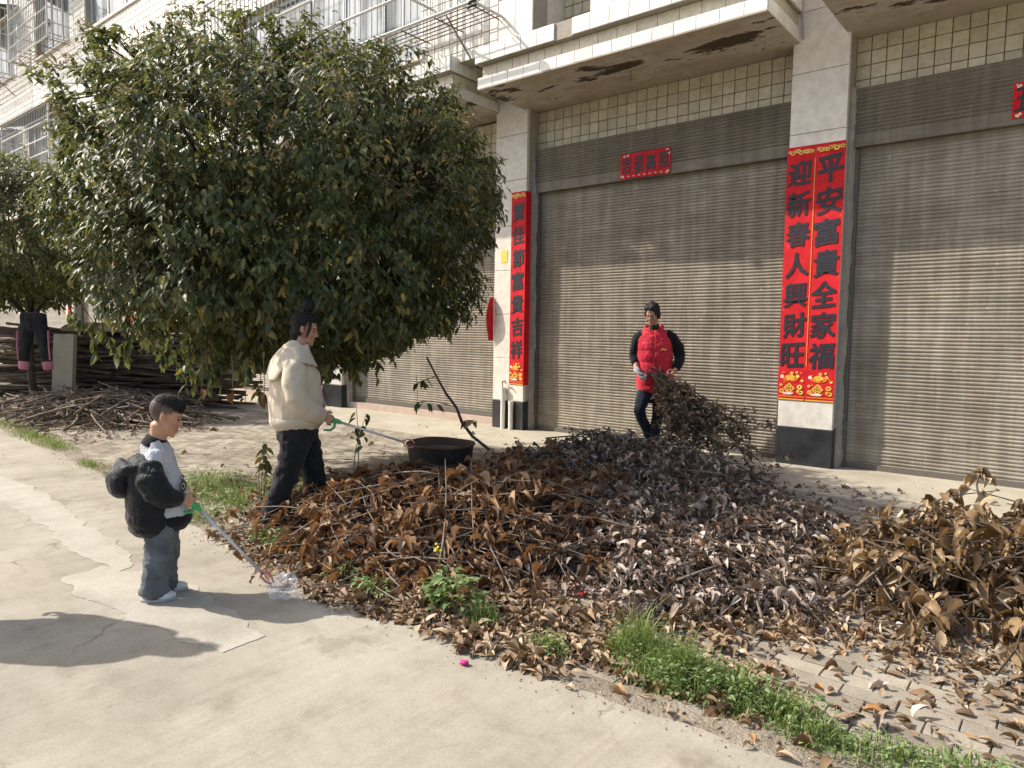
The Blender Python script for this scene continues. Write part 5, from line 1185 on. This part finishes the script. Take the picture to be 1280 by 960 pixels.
# ---- woman in the red vest -----------------------------------------------------------------------
def make_vest():
    root = empty('person', (-3.93, 7.52, .06), math.radians(-57), 'woman in a red sleeveless vest dragging a bundle of dead branches by the shutter', 'person')
    T = headT((.036, -.018, 1.598), -.42, .32, 1.0, .05); b = MB(); head_parts(b, T)
    b.loft([(-.01, 0, 1.38, .065, .075), (-.0, 0, 1.45, .052, .056), (.015, -.005, 1.54, .052, .056)], n=16)
    b.loft([(0, 0, .80, .11, .15), (0, 0, 1.0, .10, .14), (-.01, 0, 1.22, .10, .16), (-.015, 0, 1.36, .07, .14)], n=20)
    b.loft([(0, -.09, .86, .08, .08), (.10, -.20, .50, .052, .052), (-.06, -.09, .16, .035, .035), (.0, -.10, .10, .022, .036)], n=14)
    b.loft([(0, .09, .86, .08, .08), (.05, .03, .46, .052, .052), (.0, -.02, .09, .035, .035), (.10, -.03, .045, .022, .036)], n=14)
    b.loft([(0, -.19, 1.34, .05, .05), (-.02, -.250, 1.13, .042, .042), (.10, -.228, 1.00, .034, .032), (.165, -.205, .945, .024, .027)], n=14)
    b.loft([(0, .19, 1.34, .05, .05), (-.02, .30, 1.12, .042, .042), (.10, .265, .99, .034, .032), (.165, .225, .955, .024, .027)], n=14)
    hand_parts(b, (.165, -.205, .945), (.62, .35, -.62), (.25, .75, .25), 1, .98, (.8, 1.0, .7))
    hand_parts(b, (.165, .225, .955), (.62, -.45, -.45), (.2, -.85, .2), -1, .98, (.8, 1.0, .7))
    me = remesh(b, .0048, MT['skinw'], 2, 'body'); Ti = T.inverted()
    def tf(c):
        h = Ti @ c
        if h.z < -.16 or abs(h.y) > .13 or h.x < 0 or h.x > .2: return 0, 0
        return max((1-sstep(.004, .011, abs(h.z+.0635)))*(1-sstep(.016, .026, abs(h.y)))*sstep(.072, .080, h.x), .15*max(0, 1-((h.z+.035)/.03)**2)), 0
    tone(me, tf); link('body', me, root); eyes(root, T, MT['eye'], None)
    Rn = T.to_3x3().normalized(); H = MB(); e = lambda c, r: H.ell(T @ Vector(c), r, Rn, 18, 12)
    e((-.026, 0, .050), (.104, .088, .092)); e((-.004, .030, .088), (.070, .050, .046)); e((-.004, -.030, .088), (.070, .050, .046)); e((-.055, 0, -.01), (.062, .075, .075)); e((-.02, .075, .0), (.042, .018, .058)); e((-.02, -.075, .0), (.042, .018, .058)); e((-.125, 0, .0), (.035, .04, .045))
    H.loft([(*(T @ Vector((.05, .064, .055))), .013, .010), (*(T @ Vector((.045, .074, .01))), .012, .008)], n=8); H.loft([(*(T @ Vector((.05, -.064, .055))), .013, .010), (*(T @ Vector((.045, -.074, .01))), .012, .008)], n=8)
    hm = remesh(H, .006, MT['hair'], 2, 'hair'); displace(hm, lambda c: .003*noise.noise((c.x*150, c.y*60, c.z*60))); link('hair', hm, root); strands(root, hm, 1200, .03, lambda c: (-.8, .5*(1 if c.y > 0 else -1), -.3), .02, .0012)
    s = MB()
    for q, E_ in ((-1, [(.0, -.14, 1.37, .070, .065), (-.005, -.205, 1.32, .076, .068), (-.02, -.243, 1.21, .076, .066), (-.015, -.255, 1.13, .072, .062), (.02, -.248, 1.08, .064, .056), (.06, -.238, 1.045, .052, .047)]), (1, [(.0, .15, 1.36, .075, .07), (-.005, .215, 1.32, .080, .072), (-.02, .285, 1.21, .082, .074), (-.01, .31, 1.12, .078, .070), (.03, .30, 1.06, .070, .062), (.09, .272, 1.00, .062, .056), (.125, .25, .975, .050, .046)])):
        s.loft(E_, n=18)
    s.loft([(0, 0, 1.30, .09, .14), (-.008, 0, 1.40, .07, .11)], n=18)
    s.loft([(0, 0, .62, .135, .20), (0, 0, .72, .14, .205)], n=18)
    garment('shirt', s, MT['sleeve'], root, .009, 3, folds(.009, 11, 11, 2))
    MB().loft([(.0, 0, 1.40, .072, .082), (.008, 0, 1.45, .062, .068), (.014, 0, 1.485, .060, .064)], n=22, cap=False).obj('neck_collar', cloth('dark_olive_knit', (.035, .04, .028)), root, True)
    v = MB(); v.loft([(.005, .0, .735, .158, .228), (.005, 0, .78, .163, .234), (.005, 0, .92, .160, .228), (.005, 0, 1.08, .158, .222), (.0, 0, 1.22, .152, .228), (-.005, 0, 1.32, .130, .232), (-.010, 0, 1.40, .098, .185), (-.008, 0, 1.425, .078, .11)], n=30)
    vq = lambda c: .008*abs(math.sin((c.z+.02)*math.pi/.135))**.6-.005-.010*max(0, 1-abs(c.y+.005)/.010)*(c.x > .05)
    vo = garment('vest', v, MT['vest'], root, .009, 3, folds(.008, 10, 10, 7, vq))
    # stand collar, front placket, pockets and a small gold chest mark
    rows = []
    for i in range(4):
        t = i/3; rows.append([(-.008+(.086+.016*t)*math.cos(th), (.100+.018*t)*math.sin(th), 1.405+.075*t-.05*(1-abs(math.sin(th/2)))*(1+.2*t)) for th in [.30+(2*math.pi-.60)*k/26 for k in range(27)]])
    shell('vest_collar', rows, MT['vest'], root, .016)
    z = MB(); z.tube([(.147, -.006, 1.33), (.166, -.006, 1.2), (.172, -.006, 1.05), (.174, -.006, .9), (.176, -.006, .76)], .005, 5); z.obj('zip', MT['vestdark'], vo)
    for q in (1, -1): MB().tube([(.165, q*.085, .98), (.150, q*.135, .86)], .006, 5).obj('pocket_edge', MT['rib'], vo)
    g_ = MB()
    for k in range(4): g_.ell((.150, .085+.016*k, 1.20+.004*math.sin(k*2)), (.012, .007, .011), None, 8, 6)
    g_.obj('gold_mark', MT['gold'], vo)
    t = MB(); t.loft([(0, 0, .80, .125, .175), (0, 0, .72, .130, .180)], n=22)
    t.loft([(.01, -.09, .76, .105, .100), (.075, -.165, .60, .088, .085), (.105, -.205, .49, .074, .074), (.03, -.15, .33, .066, .066), (-.055, -.095, .17, .060, .060)], n=18)
    t.loft([(.01, .085, .76, .105, .100), (.05, .05, .58, .088, .085), (.055, .03, .46, .076, .076), (.03, .0, .28, .068, .068), (.005, -.02, .10, .064, .064)], n=18)
    garment('jeans', t, MT['navyjean'], root, .009, 3, folds(.009, 10, 13, 6))
    shoe(root, Matrix.Translation((.05, -.025, .0)), .245, .09, .075, MT['navyjean'], MT['sole'])
    shoe(root, Matrix.Translation((-.03, -.095, .075)) @ Matrix.Rotation(.45, 4, 'Y'), .245, .09, .075, MT['navyjean'], MT['sole'])
    gl = MB(); hand_parts(gl, (.165, -.205, .945), (.62, .35, -.62), (.25, .75, .25), 1, 1.16, (.8, 1.0, .7)); gl.loft([(.118, -.228, .985, .036, .036), (.15, -.212, .958, .034, .036)], n=14)
    garment('glove', gl, MT['glove'], root, .005, 2)
    return root
vest = make_vest(); vest.scale = (.95, .93, 1); vest.rotation_euler = (.05, .09, math.radians(-60))
# bundle of dead branches she drags
def bundle():
    h = W_(vest, (.235, .02, .90)); root = empty('branch_bundle', tuple(h), 0, 'bundle of small leaved dead branches hanging from the hands of the woman in red', 'branches')
    P = []; A = []; N = []; sm = MB(); tips = []
    for k in range(60):
        a = rnd(0, 6.283); r_ = math.sqrt(rnd(0, 1)); e = Vector((-2.66, 6.62, .08)) + Vector((.62*r_*math.cos(a), .50*math.sin(a)*r_, rnd(-.06, .42))); e = h.lerp(e, rnd(.5, 1.06)); e.z = max(.04, e.z)
        s = h+Vector((rnd(-.08, .10), rnd(-.03, .03), rnd(-.02, .06))) if k > 3 else h+Vector((-.30+.1*k, .05, .12)); cp = curve_pts(s, e, .05, 5); sm.tube([p-h for p in cp], [.007, .007, .006, .005, .004, .003], 5, False)
        for j in range(9):      # side twigs
            t = rnd(.2, 1); i = min(4, int(t*5)); q = cp[i].lerp(cp[i+1], t*5-i); dv = (cp[5]-cp[0]).normalized()*.12+Vector((rnd(-1, 1), rnd(-1, 1), rnd(-.7, 1)))*(.05+.13*t); q2 = q+dv
            if q2.z < .02: q2.z = .03
            sm.tube([q-h, q2-h], [.004, .002], 3, False)
            for m_ in range(6):
                qq = q.lerp(q2, rnd(.3, 1.1))+Vector((rnd(-1, 1), rnd(-1, 1), rnd(-1, 1)))*.03; P.append(tuple(qq)); A.append((rnd(-1, 1), rnd(-1, 1), rnd(-1, .4))); N.append((rnd(-1, 1), rnd(-1, 1), .7))
    tag(sm.obj('stems', MT['darktwig'], root), kind='stuff'); n = len(P); P = np.array(P); P[:, 2] = np.maximum(P[:, 2], .02); L = .062*(.6+.7*rng.random(n))
    leaf_set(root, ('dry', 'curl'), P, np.array(A), np.array(N), L, L*.46, MT['bundleleaf'], 'foliage', 300)
MT['bundleleaf'] = leafmat('dull_brown_leaf', [(0, (.10, .07, .047)), (.4, (.21, .148, .095)), (.8, (.34, .25, .165)), (1, (.48, .37, .26))], .6, .15, (.3, .18, .08), .2)
bundle()
# person outside the left edge whose shadow lies on the road: a copy of the walking figure
def copy_tree(o, parent=None):
    c = o.copy(); COL.objects.link(c); c.parent = parent
    for ch in list(o.children): copy_tree(ch, c)
    return c
by = copy_tree(walker); by.location = (-4.42, .62, .003); by.rotation_euler = (0, 0, YA+2.3); by['label'] = 'person just outside the left picture edge whose shadow lies on the road'
# ---------------------------------------------------------------- tub, bag, petal, leggings
MT['tub'] = grainy('black_rubber', (.018, .016, .015), (.05, .042, .036), 7, .6, .3, .003, 60, stain=(.10, .07, .05)); MT['rim'] = grainy('worn_rim', (.09, .05, .035), (.16, .10, .07), 10, .7, .2, 0, 60)
tr = empty('tub', (-4.86, 4.86, -.07), 0, 'round black rubber tub with worn brownish rim half buried in the brown brush', 'tub'); prof = [(.22, .06), (.25, .10), (.285, .25), (.30, .385), (.312, .39), (.314, .405), (.300, .412), (.288, .405), (.28, .30), (.27, .27)]
t = MB(); n_ = 48; no = 6
def lathe(pr, wob=.012):
    b = MB()
    for (r_, z) in [(1.05*a_, b_) for a_, b_ in pr]: b.v += [((r_+wob*math.sin(2*a+1))*math.cos(a), (r_+wob*math.sin(2*a+1))*math.sin(a), z+.006*math.sin(3*a)) for a in [2*math.pi*i/n_ for i in range(n_)]]
    for k in range(len(pr)-1):
        for i in range(n_): j = (i+1) % n_; b.f.append((k*n_+i, k*n_+j, (k+1)*n_+j, (k+1)*n_+i))
    return b
b = lathe(prof[:4]); b.f.append(tuple(range(n_))[::-1]); b.obj('tub_wall', MT['tub'], tr, True)
lathe([(.296, .378), (.312, .384), (.318, .398), (.306, .412), (.290, .404), (.284, .30), (.275, .25)]).obj('rim', MT['rim'], tr, True)
s = MB(); s.v.append((0, 0, .345))
for rr in (.1, .2, .29): s.v += [(rr*math.cos(2*math.pi*i/24), rr*math.sin(2*math.pi*i/24), .345-.05*rr+.02*noise.noise((rr*9, i*.9, 0))) for i in range(24)]
for i in range(24):
    j = (i+1) % 24; s.f.append((0, 1+i, 1+j))
    for q in (0, 24): s.f.append((1+q+i, 1+q+24+i, 1+q+24+j, 1+q+j))
s.obj('soil', MT['earth'], tr, True)
# crumpled clear bag
m, n, l, b_ = mat('thin_plastic', .18, .6); b_.inputs['Base Color'].default_value = (.80, .80, .82, 1)
tp = n.new('ShaderNodeBsdfTransparent'); ms = n.new('ShaderNodeMixShader'); lw = n.new('ShaderNodeLayerWeight'); lw.inputs[0].default_value = .35; rr = ramp(n, [(0, (.12,)*3), (1, (.55,)*3)]); l.new(lw.outputs['Facing'], rr.inputs[0])
l.new(rr.outputs[0], ms.inputs[0]); l.new(tp.outputs[0], ms.inputs[1]); l.new(b_.outputs[0], ms.inputs[2]); l.new(ms.outputs[0], n['Material Output'].inputs[0]); MT['bag'] = m
bm_ = MB().ell((0, 0, .06), (.095, .075, .062), None, 40, 26); me = bm_.mesh('plastic_bag', MT['bag'], False)
displace(me, lambda c: .028*abs(noise.noise(c*17))*2-.022+.016*noise.noise(c*42)); o = link('plastic_bag', me); o.location = (-3.21, 2.06, 0.003); tag(o, 'crumpled clear plastic bag gripped by the boy\'s litter picker on the road', 'plastic bag')
ph = MB().ell((0, 0, .010), (.022, .016, .010), None, 12, 8); me = ph.mesh('pink_scrap', plain('pink_scrap', (.62, .03, .20), .6), True); displace(me, lambda c: .006*noise.noise(c*90)); o = link('pink_scrap', me); o.location = (-1.98, 2.13, .003); tag(o, 'small bright pink scrap lying alone on the road', 'scrap')
rd = MB()
for k in range(9):
    x, y, z, a = rnd(-.07, .07), rnd(-.06, .06), rnd(.03, .07), rnd(0, 3.1); rd.v += [(x+.010*math.cos(a), y+.010*math.sin(a), z), (x-.010*math.cos(a), y-.010*math.sin(a), z+rnd(-.01, .01)), (x-.012*math.sin(a), y+.012*math.cos(a), z+.012)]; rd.f.append((3*k, 3*k+1, 3*k+2))
o = rd.obj('firecracker_scraps', MT['paper']); o.location = (-2.02, 3.06, 0); tag(o, 'red firecracker paper scraps among the fallen leaves', 'paper scraps', kind='stuff')
# leggings hung from the small tree
lg = MB(); lg.loft([(0, 0, 1.60, .04, .20), (0, 0, 1.54, .06, .215), (0, 0, 1.36, .07, .225)], n=20)
lg.loft([(0, -.115, 1.38, .055, .125), (0, -.135, 1.12, .05, .10), (0, -.165, .86, .04, .085)], n=16); lg.loft([(0, .115, 1.38, .055, .125), (0, .15, 1.12, .05, .10), (0, .20, .86, .04, .085)], n=16)
lr = empty('leggings', (-12.72, 3.82, 0), YA-math.pi/2+.0, 'black leggings with pink cuffs hanging from the small tree at the far left', 'leggings')
garment('trouser_fabric', lg, MT['rib'], lr, .012, 3, folds(.012, 9, 7, 4)); MT['pinkc'] = cloth('pink_cloth', (.42, .15, .20), .9, 500)
for y, y2 in ((-.166, -.172), (.202, .212)): MB().loft([(0, y, .85, .043, .088), (0, y2, .74, .040, .080)], n=16).obj('cuff', MT['pinkc'], lr, True)
for s in (1, -1): MB().tube([(.02, s*.235, 1.34), (.03, s*.245, 1.1), (.03, s*(.26 if s > 0 else .235), .88)], .014, 6).obj('side_stripe', MT['pinkc'], lr)
MB().tube([(0, -.16, 1.60), (-.1, -.05, 1.78), (0, 0, 1.95), (0, 0, 2.3)], .004, 5).obj('hanger_cord', MT['rib'], lr)
